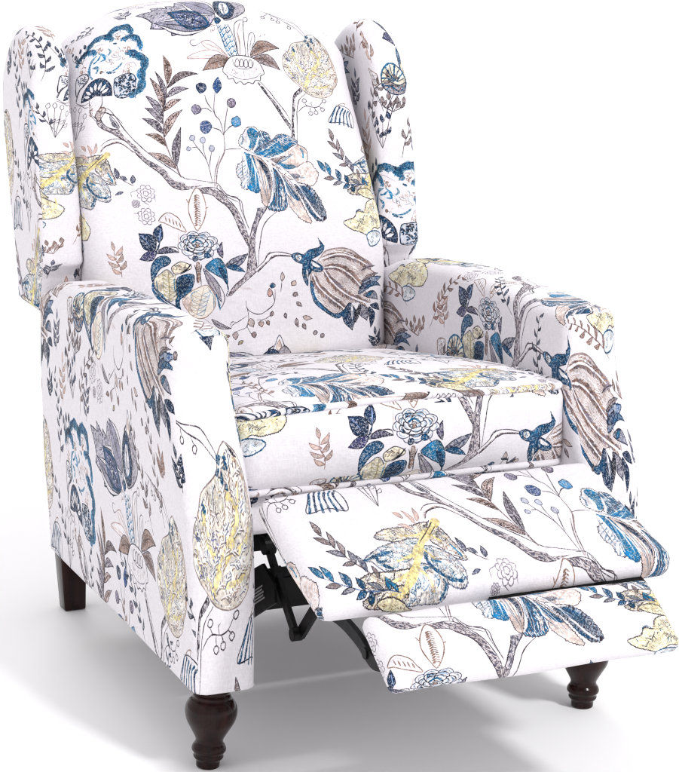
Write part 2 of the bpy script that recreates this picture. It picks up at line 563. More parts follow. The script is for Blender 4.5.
def serr(P, amp, n=None):
    """saw-tooth edge along a closed outline (texels)"""
    d = np.linalg.norm(np.roll(P, -1, 0) - P, axis=1); L = d.sum()
    s = np.concatenate([[0], np.cumsum(d)])
    n = n or int(L / (amp * 2.6))
    q = np.vstack([P, P[:1]])
    t = np.linspace(0, L, 2 * n, endpoint=False) + rng.uniform(-.3, .3, 2 * n) * L / (2 * n)
    R = np.stack([np.interp(t, s, q[:, k]) for k in (0, 1)], 1)
    tg = np.roll(R, -1, 0) - np.roll(R, 1, 0); nr = np.stack([tg[:, 1], -tg[:, 0]], 1); nr /= np.linalg.norm(nr, axis=1)[:, None] + 1e-9
    area = np.sum(P[:, 0] * np.roll(P[:, 1], -1) - np.roll(P[:, 0], -1) * P[:, 1])
    sg = 1 if area > 0 else -1
    k = np.where(np.arange(2 * n) % 2 == 0, 1, -0.2) * amp * rng.uniform(0.15, 1.15, 2 * n)
    return R + nr * sg * k[:, None]

def shape(z, pts, fill=None, line=None, w=1.8, grain=0.5, sm=True, saw=0, alpha=1.0, hatch=None, n=5):
    """closed shape: fill ink, outline ink, hatch = (colour, angle deg, spacing, weight)"""
    P = z(pts)
    if sm: P = cat(P, n, True)
    if saw: P = serr(P, saw)
    M = pmask(P)
    if fill is not None: blend(*M, fill, grain, alpha)
    if hatch is not None:
        for hh in (hatch if isinstance(hatch, list) else [hatch]):
            hatching(M, *hh)
    if line is not None:
        Q = wob(np.vstack([P, P[:1]]), 0.5)
        W = 0.3 + w * 0.95 * (0.75 + 0.45 * np.sin(np.arange(len(Q)) * 0.45 + rng.uniform(0, 6)) ** 2)
        blend(*smask(Q, W), line, 0.3)
    return P, M

def hatching(M, col, ang, sp, wt=0.45, warp=1.0, alpha=0.95, lum=None):
    x0, y0, m = M; h, w = m.shape
    yy, xx = np.mgrid[0:h, 0:w]
    r = (y0 + np.arange(h)) % TH; c = (x0 + np.arange(w)) % TW; ix = np.ix_(r, c)
    a = math.radians(ang)
    p = (xx + x0) * -math.sin(a) + (yy + y0) * math.cos(a) + warp * (N_BIG[ix] * 5 + N_MID[ix] * 1.4)
    f = np.abs((p / sp) % 1 - 0.5) * 2
    g = np.clip((wt + 0.22 * N_MID[ix] + 0.12 * N_FINE[ix] - f) * sp * 0.5 + 0.5, 0, 1)
    blend(x0, y0, m * g, col, 0, alpha)

def scrib(z, pts, n, ln, w, cols, sm=True, dirs=None, curl=0.6, grain=0.2):
    """fill a region with n short curled pen marks"""
    P = z(pts); P = cat(P, 5, True) if sm else P
    x0, y0, m = pmask(P, 1)
    ys, xs = np.nonzero(m > 0.5)
    for k in range(n):
        i = rng.integers(len(ys))
        c = np.array((xs[i] + x0, ys[i] + y0), float)
        a = rng.uniform(0, 2 * math.pi) if dirs is None else math.radians(dirs + rng.normal(0, 22))
        l = 1.7 * ln * rng.uniform(0.5, 1.2); b = rng.normal(0, curl)
        Q = [c]
        for _ in range(5):
            Q.append(Q[-1] + np.array((math.cos(a), math.sin(a))) * l / 5); a += b / 2
        Q = np.array(Q)
        blend(*smask(Q, np.linspace(w * .95, w * .55, 6)), cols[rng.integers(len(cols))], grain)

def leaf(z, a, b, wid, fill=None, line=INK, bend=0.12, w=1.6, grain=0.6, vein=None, hatch=None, saw=0, tipk=0.45, alpha=1.0):
    A = np.array(a, float); B = np.array(b, float); d = B - A; nrm = np.array((-d[1], d[0]))
    n = nrm / (np.linalg.norm(nrm) + 1e-9)
    def q(t, s): 
        return A + d * t + nrm * bend * math.sin(math.pi * t) + n * wid / 2 * s
    prof = [(0.0, 0), (0.12, .5), (0.3, .92), (tipk, 1.0), (0.65, .82), (0.82, .45), (0.93, .16)]
    pts = [q(t, s) for t, s in prof] + [q(1, 0)] + [q(t, -s) for t, s in prof[:0:-1]]
    P, M = shape(z, pts, fill, None, w, grain, True, saw, alpha, hatch, 4)
    if vein is not None: stroke(z, [q(t, 0) for t in (0.02, 0.3, 0.6, 0.9)], w * 0.9, vein, (1, .3))
    if line is not None:
        blend(*smask(wob(np.vstack([P, P[:1]]), .4), 0.3 + np.full(len(P) + 1, w * 0.84)), line, 0.35)

def dots(z, c, r, fill=NAVY, line=DARK, w=1.4, grain=0.5):
    th = np.linspace(0, 2 * math.pi, 11)[:-1]
    pts = [(c[0] + r * math.cos(t) * rng.uniform(.85, 1.1), c[1] + r * math.sin(t) * rng.uniform(.85, 1.1)) for t in th]
    shape(z, pts, fill, line, w, grain)

# ---- motifs -------------------------------------------------------
def trunk(z, top, bot, hat=0.55, cols=(TAUPE, SLATE)):
    """bark between two outlines; the shaded side is hatched"""
    shape(z, list(top) + list(bot)[::-1], WHITE, None, sm=False, grain=0)
    n = min(len(top), len(bot)); T = cat(np.array(top), 4); B = cat(np.array(bot), 4)
    k = min(len(T), len(B)); ti = np.linspace(0, len(T) - 1, k).astype(int); bi = np.linspace(0, len(B) - 1, k).astype(int)
    T, B = T[ti], B[bi]
    mid = B + (T - B) * (hat + 0.12 * np.sin(np.arange(k) * 0.9))[:, None]
    _, M = shape(z, list(mid) + list(B[::-1]), (168, 156, 158), None, sm=False, grain=0.75, alpha=0.6)
    d = z(B[-1:])[0] - z(B[:1])[0]; ang = math.degrees(math.atan2(d[1], d[0]))
    hatching(M, cols[0], ang + 14, 7.5, 0.50); hatching(M, cols[1] if cols[0] is not DARK else INK, ang + 8, 12.0, 0.22)
    stroke(z, top, 1.9, INK); stroke(z, bot, 2.4, INK)

def peony(z):
    for P, w in (([(88, 268), (98, 235), (130, 213), (170, 203), (215, 213), (242, 238)], 38), ([(180, 192), (196, 152), (240, 128), (292, 130), (332, 150), (356, 178)], 40),
                 ([(335, 158), (345, 118), (390, 103), (440, 110), (476, 132), (492, 172)], 42), ([(430, 205), (478, 200), (530, 218), (556, 250), (568, 290)], 34),
                 ([(472, 300), (518, 314), (562, 338)], 40), ([(560, 338), (596, 362), (604, 405), (584, 455), (592, 505), (572, 560), (528, 588)], 48)):
        stroke(z, P, w * 1.12 * z.unit, BLUE, (0.8, 0.7), 0.6, amp=1.6); stroke(z, P, w * z.unit * .8, MIDB, (0.5, 0.4), 1.15, amp=3)
        scrib(z, np.vstack([np.array(P) + (-w * .3, -w * .5), np.array(P)[::-1] + (w * .2, w * .5)]), 26, 5, 2.6, [NAVY, NAVY, MIDB, GREYB], sm=False)
        Q = np.array(P, float); stroke(z, Q + (2, -w * .42), 2.4, NAVY, amp=1.5, grain=.6)
        for k in range(len(P) - 1):
            m = (Q[k] + Q[k + 1]) / 2
            stroke(z, [m + (0, w * .35), m + (rng.uniform(-6, 6), w * .75)], 3, BLUE, grain=.7)
    shape(z, [(396, 470), (430, 446), (500, 440), (540, 472), (546, 540), (520, 586), (460, 602), (410, 572)], GREYB, NAVY, 2.4, 0.95, alpha=.5)
    scrib(z, [(400, 470), (430, 450), (500, 446), (536, 475), (540, 540), (518, 580), (460, 596), (414, 570)], 70, 11, 4.2, [NAVY, MIDB, DARK], dirs=0)
    shape(z, [(92, 375), (130, 352), (182, 358), (204, 400), (172, 438), (132, 470), (108, 520), (92, 470)], None, DARK, 3.2)
    scrib(z, [(100, 385), (130, 362), (176, 366), (190, 398), (150, 430)], 30, 10, 2.4, [DARK, NAVY, SLATE])
    stroke(z, [(200, 395), (168, 432), (134, 462), (112, 515), (104, 560)], 9, DARK, grain=.8)
    # shell
    th = np.linspace(math.pi * 1.04, -0.08, 16)
    shape(z, [(270 + 116 * math.cos(t), 560 - 138 * math.sin(t)) for t in th] + [(320, 560), (270, 545), (225, 565)], NAVY, DARK, 2.4, 0.4, sm=False)
    shape(z, [(270 + 98 * math.cos(t), 558 - 128 * math.sin(t)) for t in np.linspace(2.6, .5, 12)] + [(270, 500)], MIDB, None, 1, 0.75)
    for t in (166, 143, 118, 92, 66, 42, 20):
        a = math.radians(t); b = math.radians(t + 2)
        leaf(z, (270 + 44 * math.cos(a), 556 - 48 * math.sin(a)), (270 + 104 * math.cos(b), 556 - 116 * math.sin(b)), 25, WHITE, DARK, 0.0, 1.2, 0.15, tipk=.7)
    # inner petals
    for P, w in (([(250, 258), (215, 285), (202, 330), (210, 375), (232, 408)], 20), ([(270, 250), (300, 270), (316, 300), (290, 305)], 16), ([(232, 330), (270, 345), (262, 375)], 18),
                 ([(335, 240), (352, 262), (338, 280)], 14), ([(372, 215), (392, 222)], 10), ([(340, 398), (380, 400), (425, 378), (440, 360)], 12), ([(345, 408), (400, 414)], 7), ([(240, 300), (262, 290), (285, 262)], 12)):
        stroke(z, P, w * z.unit, BLUE if w > 11 else MIDB, (.5, .3), 0.6)
    scrib(z, [(285, 310), (340, 280), (430, 250), (455, 310), (420, 370), (340, 390), (290, 370)], 34, 18, 1.6, [ROSE, GREYB, BROWN, ROSE], curl=1)
    for c in ((150, 318), (268, 215), (404, 170), (470, 268), (482, 402)):
        scrib(z, [(c[0] - 28, c[1] + 20), (c[0], c[1] - 28), (c[0] + 30, c[1] + 22)], 16, 9, 2.2, [BROWN, (176, 140, 128)], curl=1.4)
    dots(z, (297, 383), 9, BROWN, INK)
    shape(z, [(222, 566), (318, 562), (322, 620), (306, 660), (282, 692), (252, 700), (236, 660), (228, 610)], WHITE, None, grain=0)
    for P in ([(318, 565), (324, 620), (300, 665), (282, 690)], [(224, 570), (236, 640), (250, 690), (290, 740)], [(100, 570), (140, 590), (180, 600), (220, 590)], [(96, 590), (150, 600), (190, 622), (222, 622)], [(300, 665), (360, 690), (420, 720), (470, 770)]): stroke(z, P, 2.2, INK)
    scrib(z, [(226, 600), (246, 610), (262, 690), (244, 696)], 26, 9, 2, [BROWN, TAUPE]); scrib(z, [(300, 650), (340, 640), (350, 670), (320, 690)], 20, 9, 2, [TAUPE, BROWN])
    for P in ([(195, 255), (208, 195), (250, 180), (318, 200)], [(350, 185), (372, 150), (430, 150), (462, 190)], [(505, 300), (540, 270), (520, 232), (470, 225)], [(450, 435), (470, 375), (520, 370), (545, 400)], [(95, 330), (120, 262), (180, 245)]):
        stroke(z, P, 1.4, (150, 140, 160), amp=1)

def lily(z):
    big = [(345, 150), (310, 165), (272, 186), (230, 178), (190, 186), (185, 160), (140, 158), (98, 150), (104, 125), (80, 98), (36, 66), (72, 62), (104, 62), (98, 36), (140, 48), (165, 60), (160, 40), (196, 50), (200, 8), (240, 16), (276, 0), (312, 14), (340, 40), (356, 76), (366, 110)]
    shape(z, big, (138, 134, 154), DARK, 3.0, 0.7, sm=False, alpha=.8)
    scrib(z, big, 300, 8, 2.0, [DARK, SLATE, (90, 80, 110), NAVY], sm=False, dirs=25)
    for a, b, w in (((345, 148), (165, 84), 92), ((362, 95), (215, -4), 66), ((330, 160), (110, 128), 40)):
        leaf(z, a, b, w + 34, DARK, None, -0.02, 1, 0.3); leaf(z, a, b, w + 26, WHITE, None, -0.02, 1, 0.05); leaf(z, a, b, w, (118, 116, 142), DARK, -0.02, 2.4, 0.7, DARK)
    leaf(z, (340, 146), (180, 90), 62, (44, 62, 104), NAVY, -0.02, 2, 0.9, DARK); scrib(z, [(320, 138), (270, 112), (215, 98), (240, 128), (290, 145)], 60, 7, 1.8, [WHITE, NAVY, DARK], dirs=20)
    P = [(330, 142), (290, 138), (240, 122), (200, 100)]
    leaf(z, (338, 145), (172, 88), 74, None, MIDB, -0.02, 7, 0.9)
    scrib(z, [(330, 140), (280, 110), (210, 95), (230, 130), (290, 150)], 40, 9, 1.8, [NAVY, DARK, WHITE], dirs=20)
    # tall petal and the petal behind it
    shape(z, [(400, 112), (440, 112), (486, 70), (484, 28), (462, -8), (430, -20)], MAUVE, DARK, 2.2, 0.9, alpha=.8)
    scrib(z, [(420, 110), (450, 105), (478, 60), (470, 20), (440, 0)], 40, 9, 1.8, [DARK, SLATE])
    shape(z, [(392, 112), (364, 80), (358, 40), (366, 6), (396, -14), (428, 10), (444, 50), (440, 92), (420, 114)], NAVY, DARK, 2.4, 0.5)
    shape(z, [(398, 98), (380, 70), (378, 38), (390, 14), (410, 24), (422, 56), (420, 86)], WHITE, MIDB, 4, 0.15)
    stroke(z, [(404, 95), (398, 60), (396, 24)], 6, SLATE, grain=.8); scrib(z, [(390, 90), (388, 40), (412, 50), (412, 84)], 12, 9, 1.6, [SLATE, NAVY], dirs=80)
    dots(z, (376, 126), 13, MIDB, NAVY, 2, .3); scrib(z, [(340, 150), (360, 140), (380, 160), (350, 175)], 10, 10, 1.6, [BROWN, INK])
    # scaled neck
    neck = [(388, 140), (420, 140), (448, 190), (466, 240), (450, 266), (425, 250), (400, 200), (380, 165)]
    shape(z, neck, WHITE, None, grain=0)
    for r in range(7):
        for c in range(3):
            x = 390 + r * 9 + c * 15 - 6; y = 150 + r * 17 + (c % 2) * 8
            stroke(z, [(x - 9, y - 6), (x - 2, y + 6), (x + 8, y - 5)], 2.6, BLUE if (r + c) % 3 else MIDB, grain=.4)
            stroke(z, [(x - 4, y - 8), (x, y - 2)], 2, GREYB)
    stroke(z, [(384, 160), (404, 205), (428, 255)], 2, MIDB); stroke(z, [(422, 140), (450, 190), (468, 245)], 2, NAVY)
    # curled tendrils
    shape(z, [(470, 250), (462, 210), (450, 165), (452, 130), (480, 112), (486, 140), (492, 190), (500, 250)], WHITE, INK, 1.8, 0)
    stroke(z, [(478, 250), (474, 205), (464, 165), (470, 132)], 4, (176, 150, 140), grain=.7); stroke(z, [(482, 112), (488, 100), (500, 104), (498, 118), (486, 118)], 1.6, INK)
    shape(z, [(512, 256), (508, 210), (512, 168), (530, 162), (536, 190), (526, 220), (530, 252)], WHITE, INK, 1.5, 0); stroke(z, [(520, 250), (518, 210), (524, 175)], 1.6, MAUVE)
    for P in ([(432, 268), (400, 235), (350, 205), (318, 210), (330, 228), (380, 250), (425, 270)], [(430, 270), (370, 240), (300, 250), (260, 272), (330, 272), (400, 272)]):
        shape(z, P, WHITE, (150, 120, 112), 1.6, 0); stroke(z, [P[0], ((P[0][0] + P[2][0]) / 2, (P[0][1] + P[2][1]) / 2), P[3]], 3, (190, 160, 150), grain=.7)
    stroke(z, [(320, 208), (290, 226), (270, 218), (272, 204), (288, 204)], 1.8, MAUVE)
    for P in ([(556, 172), (560, 166)], [(574, 162), (578, 158)]): stroke(z, P, 1.6, MAUVE)
    # brown sepals
    for a, b, w, c, bd in (((440, 276), (328, 318), 50, BROWN, .12), ((520, 252), (634, 206), 48, BROWN, -.18), ((530, 262), (640, 296), 44, TAUPE, -.15)):
        leaf(z, a, b, w, c, INK, bd, 1.8, 0.7, INK)
        leaf(z, a, b, w * .5, (110, 84, 76), None, bd, 1, 1.1)
    # skirt
    sk = [(440, 262), (416, 292), (408, 318), (424, 332), (432, 348), (450, 344), (462, 362), (480, 354), (494, 366), (512, 356), (530, 360), (542, 346), (560, 346), (562, 328), (576, 318), (566, 292), (548, 270), (520, 258), (480, 254)]
    shape(z, sk, WHITE, INK, 2.0, 0, n=3)
    for P in ([(424, 322), (450, 336), (490, 346), (540, 336), (562, 316)], [(446, 268), (456, 296), (490, 306), (525, 298), (536, 270)]): stroke(z, P, 1.4, MAUVE)
    for x in (466, 484, 502, 520): shape(z, [(x - 7, 296), (x - 7, 276), (x, 268), (x + 7, 276), (x + 7, 296)], None, INK, 1.6)
    scrib(z, [(430, 310), (470, 335), (530, 335), (556, 300), (540, 300), (470, 312)], 26, 8, 1.2, [MAUVE, ROSE], dirs=80)

def coral(z, pts, n, size, base, edges, fillc=(228, 225, 222), wt=4.2, sm=True):
    """white coral-like fronds with inked edges, growing away from `base`, packed inside an outline"""
    P = z(pts); P = cat(P, 5, True) if sm else P
    x0, y0, m = pmask(P, 1)
    ys, xs = np.nonzero(m > .5)
    B = z([base])[0]; S = size * z.unit
    C = []
    for _ in range(n * 30):
        i = rng.integers(len(ys)); c = np.array((xs[i] + x0, ys[i] + y0), float)
        if all((c - q) @ (c - q) > (S * .72) ** 2 for q in C): C.append(c)
        if len(C) >= n: break
    C.sort(key=lambda c: -((c - B) @ (c - B)))
    def clip(Q, W, col, g):
        a0, b0, k = smask(Q, W)
        h, w = k.shape
        full = np.zeros_like(k)
        r0, r1 = max(b0, y0), min(b0 + h, y0 + m.shape[0]); c0, c1 = max(a0, x0), min(a0 + w, x0 + m.shape[1])
        if r1 > r0 and c1 > c0:
            full[r0 - b0:r1 - b0, c0 - a0:c1 - a0] = m[r0 - y0:r1 - y0, c0 - x0:c1 - x0]
            blend(a0, b0, k * full, col, g)
    for c in C:
        a = math.atan2(c[1] - B[1], c[0] - B[0]) + rng.normal(0, .45)
        u = np.array((math.cos(a), math.sin(a))); v = np.array((-u[1], u[0]))
        arms = [np.array([c - u * S * .45, c + v * S * .06, c + u * S * .55])]
        for t, sd in ((-.12, 1), (.02, -1), (.2, 1), (.3, -1)):
            q = c + u * S * t
            arms.append(np.array([q, q + (u * .35 + v * sd * .3) * S * rng.uniform(.5, .9)]))
        ink = edges[rng.integers(len(edges))]
        off = rng.normal(0, .6, 2) + (1.0, -1.2)
        for A in arms: clip(A + off, np.full(len(A), wt * .5 + 2.2), ink, .45)
        for A in arms: clip(A, np.full(len(A), wt * .5), fillc, 0)

def artichoke(z):
    O = [(440, 80), (412, 108), (402, 150), (335, 190), (318, 236), (290, 272), (285, 322), (300, 372), (340, 415), (390, 455), (430, 490), (490, 506), (540, 496), (575, 462), (588, 420), (606, 380), (612, 330), (600, 270), (575, 210), (540, 150), (500, 108), (465, 86)]
    shape(z, O, (224, 216, 202), TAUPE, 1.7, 0.4)
    shape(z, [(470, 100), (520, 160), (570, 240), (590, 330), (580, 400), (560, 440), (600, 400), (608, 330), (590, 260), (550, 170)], (150, 124, 108), None, 1, 0.9)
    shape(z, [(340, 415), (390, 455), (430, 490), (490, 506), (540, 496), (575, 462), (588, 420), (540, 450), (470, 455), (400, 420)], (150, 128, 112), None, 1, 1.1, alpha=.5)
    IN = [(430, 110), (405, 165), (340, 200), (296, 275), (292, 330), (310, 375), (400, 450), (440, 485), (490, 498), (540, 488), (575, 445), (600, 380), (604, 330), (590, 265), (530, 150), (470, 98)]
    scrib(z, IN, 170, 10, 2.6, [BROWN, TAUPE, (110, 100, 110), (120, 104, 92), MAUVE], dirs=None)
    for P, w in (([(416, 462), (430, 410), (470, 330), (500, 250), (500, 180)], 32), ([(440, 400), (380, 320), (345, 260), (350, 220)], 24), ([(470, 350), (530, 340), (560, 290)], 22), ([(500, 240), (460, 210), (440, 190)], 20), ([(450, 440), (520, 430), (560, 400)], 18), ([(400, 430), (340, 380), (315, 330)], 16)):
        stroke(z, P, w * z.unit, YEL, (.6, .3), 0.5)
    for P, w in (([(416, 118), (440, 130), (452, 118)], 26), ([(405, 150), (425, 152), (430, 175)], 18), ([(430, 178), (462, 188)], 12), ([(340, 215), (352, 240)], 14), ([(312, 280), (322, 300)], 12)):
        stroke(z, P, w * z.unit, MIDB, (.7, .5), .6)
    coral(z, IN, 74, 44, (430, 490), [BROWN, TAUPE, (96, 84, 88), (120, 104, 92), (70, 76, 100)], wt=4.6)
    scrib(z, IN, 40, 7, 1.6, [YEL, YEL, (196, 170, 120), BROWN])
    for c in ((395, 300), (405, 318), (318, 292), (345, 380), (350, 396)): scrib(z, [(c[0] - 14, c[1] + 10), (c[0], c[1] - 14), (c[0] + 14, c[1] + 8)], 6, 7, 2.0, [(96, 96, 140)])
    shape(z, [(455, 86), (440, 78), (470, 92), (505, 118), (480, 110)], DARK, None, 1, 0.6)

def artistem(z):
    trunk(z, [(150, 445), (200, 490), (250, 550), (300, 610), (332, 665)], [(140, 455), (185, 510), (235, 570), (280, 640), (330, 715)][:5], 0.5, (DARK, SLATE))
    trunk(z, [(420, 490), (385, 530), (372, 580), (368, 650), (366, 780)], [(388, 458), (350, 510), (346, 570), (340, 650), (334, 780)], 0.45, (DARK, TAUPE))
    stroke(z, [(376, 610), (400, 580), (430, 568), (470, 572), (500, 560), (520, 525)], 1.8, INK)
    for c in ((412, 536), (530, 522), (520, 580), (450, 612), (482, 604)):
        dots(z, c, 12, None, INK, 1.7)
    for P in ([(430, 568), (412, 548)], [(460, 572), (452, 548), (460, 540)], [(500, 562), (520, 575)], [(445, 572), (450, 600)], [(470, 573), (484, 596)]): stroke(z, P, 1.6, INK)

def blueleaf(z):
    def L(pts, fill, hat=None, line=SLATE, saw=7, g=.5):
        P = np.array(pts, float); c = P.mean(0)
        return shape(z, c + (P - c) * 1.10, fill, line, 1.5, g, True, saw * .75 * z.unit, 1, hat)
    CY = (12, 92, 136)
    L([(110, 185), (72, 160), (76, 120), (95, 98), (122, 64), (165, 60), (192, 86), (186, 132), (160, 176), (132, 190)], WHITE, None, INK)
    shape(z, [(128, 188), (140, 140), (120, 90), (128, 62), (166, 62), (190, 88), (184, 132), (160, 176)], CY, None, 1, .55, saw=4)
    stroke(z, [(80, 160), (92, 130), (86, 110)], 9, MIDB, grain=.8)
    L([(158, 206), (190, 160), (196, 92), (240, 90), (268, 126), (258, 160), (215, 186)], WHITE, [(CY, -55, 9, .5), (SLATE, -50, 13, .3)], INK)
    L([(160, 212), (226, 184), (286, 142), (326, 108), (380, 115), (440, 152), (402, 196), (340, 230), (270, 242), (200, 232)], WHITE, [(SLATE, -40, 10, .4), (CY, -30, 14, .35)])
    shape(z, [(165, 213), (240, 200), (300, 160), (330, 150), (350, 175), (420, 150), (380, 200), (320, 228), (250, 236)], CY, None, 1, .6)
    L([(262, 262), (330, 240), (390, 202), (440, 176), (490, 196), (508, 240), (498, 284), (440, 318), (380, 326), (320, 302)], ROSE, None, INK, g=.3)
    shape(z, [(300, 290), (330, 270), (360, 290), (420, 300), (440, 316), (380, 326), (320, 304)], CY, None, 1, .6)
    shape(z, [(264, 262), (330, 244), (370, 240), (330, 262), (310, 285)], TAUPE, DARK, 1.6, .8); stroke(z, [(470, 195), (486, 215), (490, 250)], 12, CY, grain=.8); stroke(z, [(340, 250), (400, 240), (390, 225)], 3, SLATE)
    L([(376, 362), (450, 322), (520, 290), (556, 330), (580, 372), (552, 432), (500, 430), (436, 400)], ROSE, [(WHITE, 40, 17, .4)], INK, g=.3)
    stroke(z, [(385, 365), (450, 380), (500, 390)], 4, GREYB, grain=.7); shape(z, [(384, 362), (440, 358), (470, 376), (430, 392)], SLATE, None, 1, 1.0)
    L([(440, 440), (500, 440), (560, 490), (600, 560), (626, 650), (572, 664), (528, 612), (480, 520)], GREYB, [(SLATE, 60, 9, .45), (INK, 55, 15, .25)], INK, 9)
    shape(z, [(448, 446), (500, 450), (550, 500), (570, 560), (520, 540), (480, 500)], MIDB, None, 1, .75); shape(z, [(500, 560), (530, 600), (570, 655), (540, 640), (510, 600)], MIDB, None, 1, .7)
    L([(286, 312), (340, 360), (400, 440), (460, 540), (495, 610), (520, 668), (470, 650), (420, 600), (392, 556), (372, 480)], ROSE, None, INK, 8, .3)
    shape(z, [(284, 312), (340, 360), (398, 440), (458, 530), (430, 528), (400, 500), (370, 450), (330, 390)], MIDB, None, 1, .5)
    L([(280, 330), (302, 420), (292, 500), (250, 560), (302, 586), (360, 572), (372, 500), (340, 410)], WHITE, [(CY, 85, 10, .6), (SLATE, 88, 16, .35)], INK, 8)
    shape(z, [(282, 330), (320, 390), (310, 470), (285, 540), (262, 560), (296, 490), (302, 420)], CY, None, 1, .6)
    stroke(z, [(340, 430), (352, 500), (345, 560)], 13, ROSE, grain=.6)
    L([(160, 250), (212, 270), (250, 322), (272, 400), (262, 480), (240, 546), (214, 530), (204, 470), (190, 350)], ROSE, None, INK, 5, .3)
    shape(z, [(175, 252), (214, 272), (252, 322), (270, 400), (262, 470), (250, 400), (222, 330), (200, 290)], NAVY, None, 1, .6)
    L([(100, 282), (60, 302), (50, 350), (75, 390), (80, 430), (116, 446), (128, 400), (116, 330)], WHITE, (GREYB, 40, 14, .25), INK, 8)
    L([(104, 228), (150, 248), (172, 310), (192, 380), (186, 460), (150, 456), (120, 430), (128, 380), (118, 310)], CY, None, MIDB, 4, .45)
    stroke(z, [(150, 250), (168, 340), (172, 440)], 3, WHITE)
    for P, w in (([(90, 200), (170, 228), (260, 262), (330, 305), (400, 366), (450, 430), (500, 520), (545, 600), (596, 660)], 13), ([(255, 255), (330, 236), (400, 198), (446, 168)], 11), ([(330, 300), (380, 335), (450, 322), (505, 290)], 10), ([(150, 215), (180, 170), (196, 110)], 9),
                 ([(265, 270), (285, 340), (288, 430), (270, 520), (248, 560)], 13), ([(140, 236), (160, 290), (190, 370), (198, 450)], 8), ([(100, 225), (112, 290), (126, 350), (122, 430)], 6), ([(300, 310), (350, 390), (372, 470), (380, 560)], 9), ([(425, 420), (470, 430), (500, 436)], 7)):
        stroke(z, P, w * z.unit, WHITE, (.9, .3), 0.05)
    for P in ([(262, 256), (330, 300), (400, 360), (455, 430), (520, 545)], [(100, 195), (170, 222), (250, 252)]): stroke(z, P, 1.4, SLATE, alpha=.8)
    rg = np.random.default_rng(3)
    for a, b in (((170, 215), (320, 140)), ((300, 280), (420, 220)), ((120, 240), (110, 400)), ((300, 340), (300, 560)), ((350, 380), (470, 600)), ((460, 460), (600, 620)), ((200, 280), (240, 500))):
        a = np.array(a); b = np.array(b)
        for k in range(7):
            o = rg.normal(0, 16, 2); stroke(z, [a + o, (a + b) / 2 + o + rg.normal(0, 6, 2), b + o * .6], 1.6, [SLATE, MIDB, WHITE, INK][k % 4], (.3, .2), .6, alpha=.8)

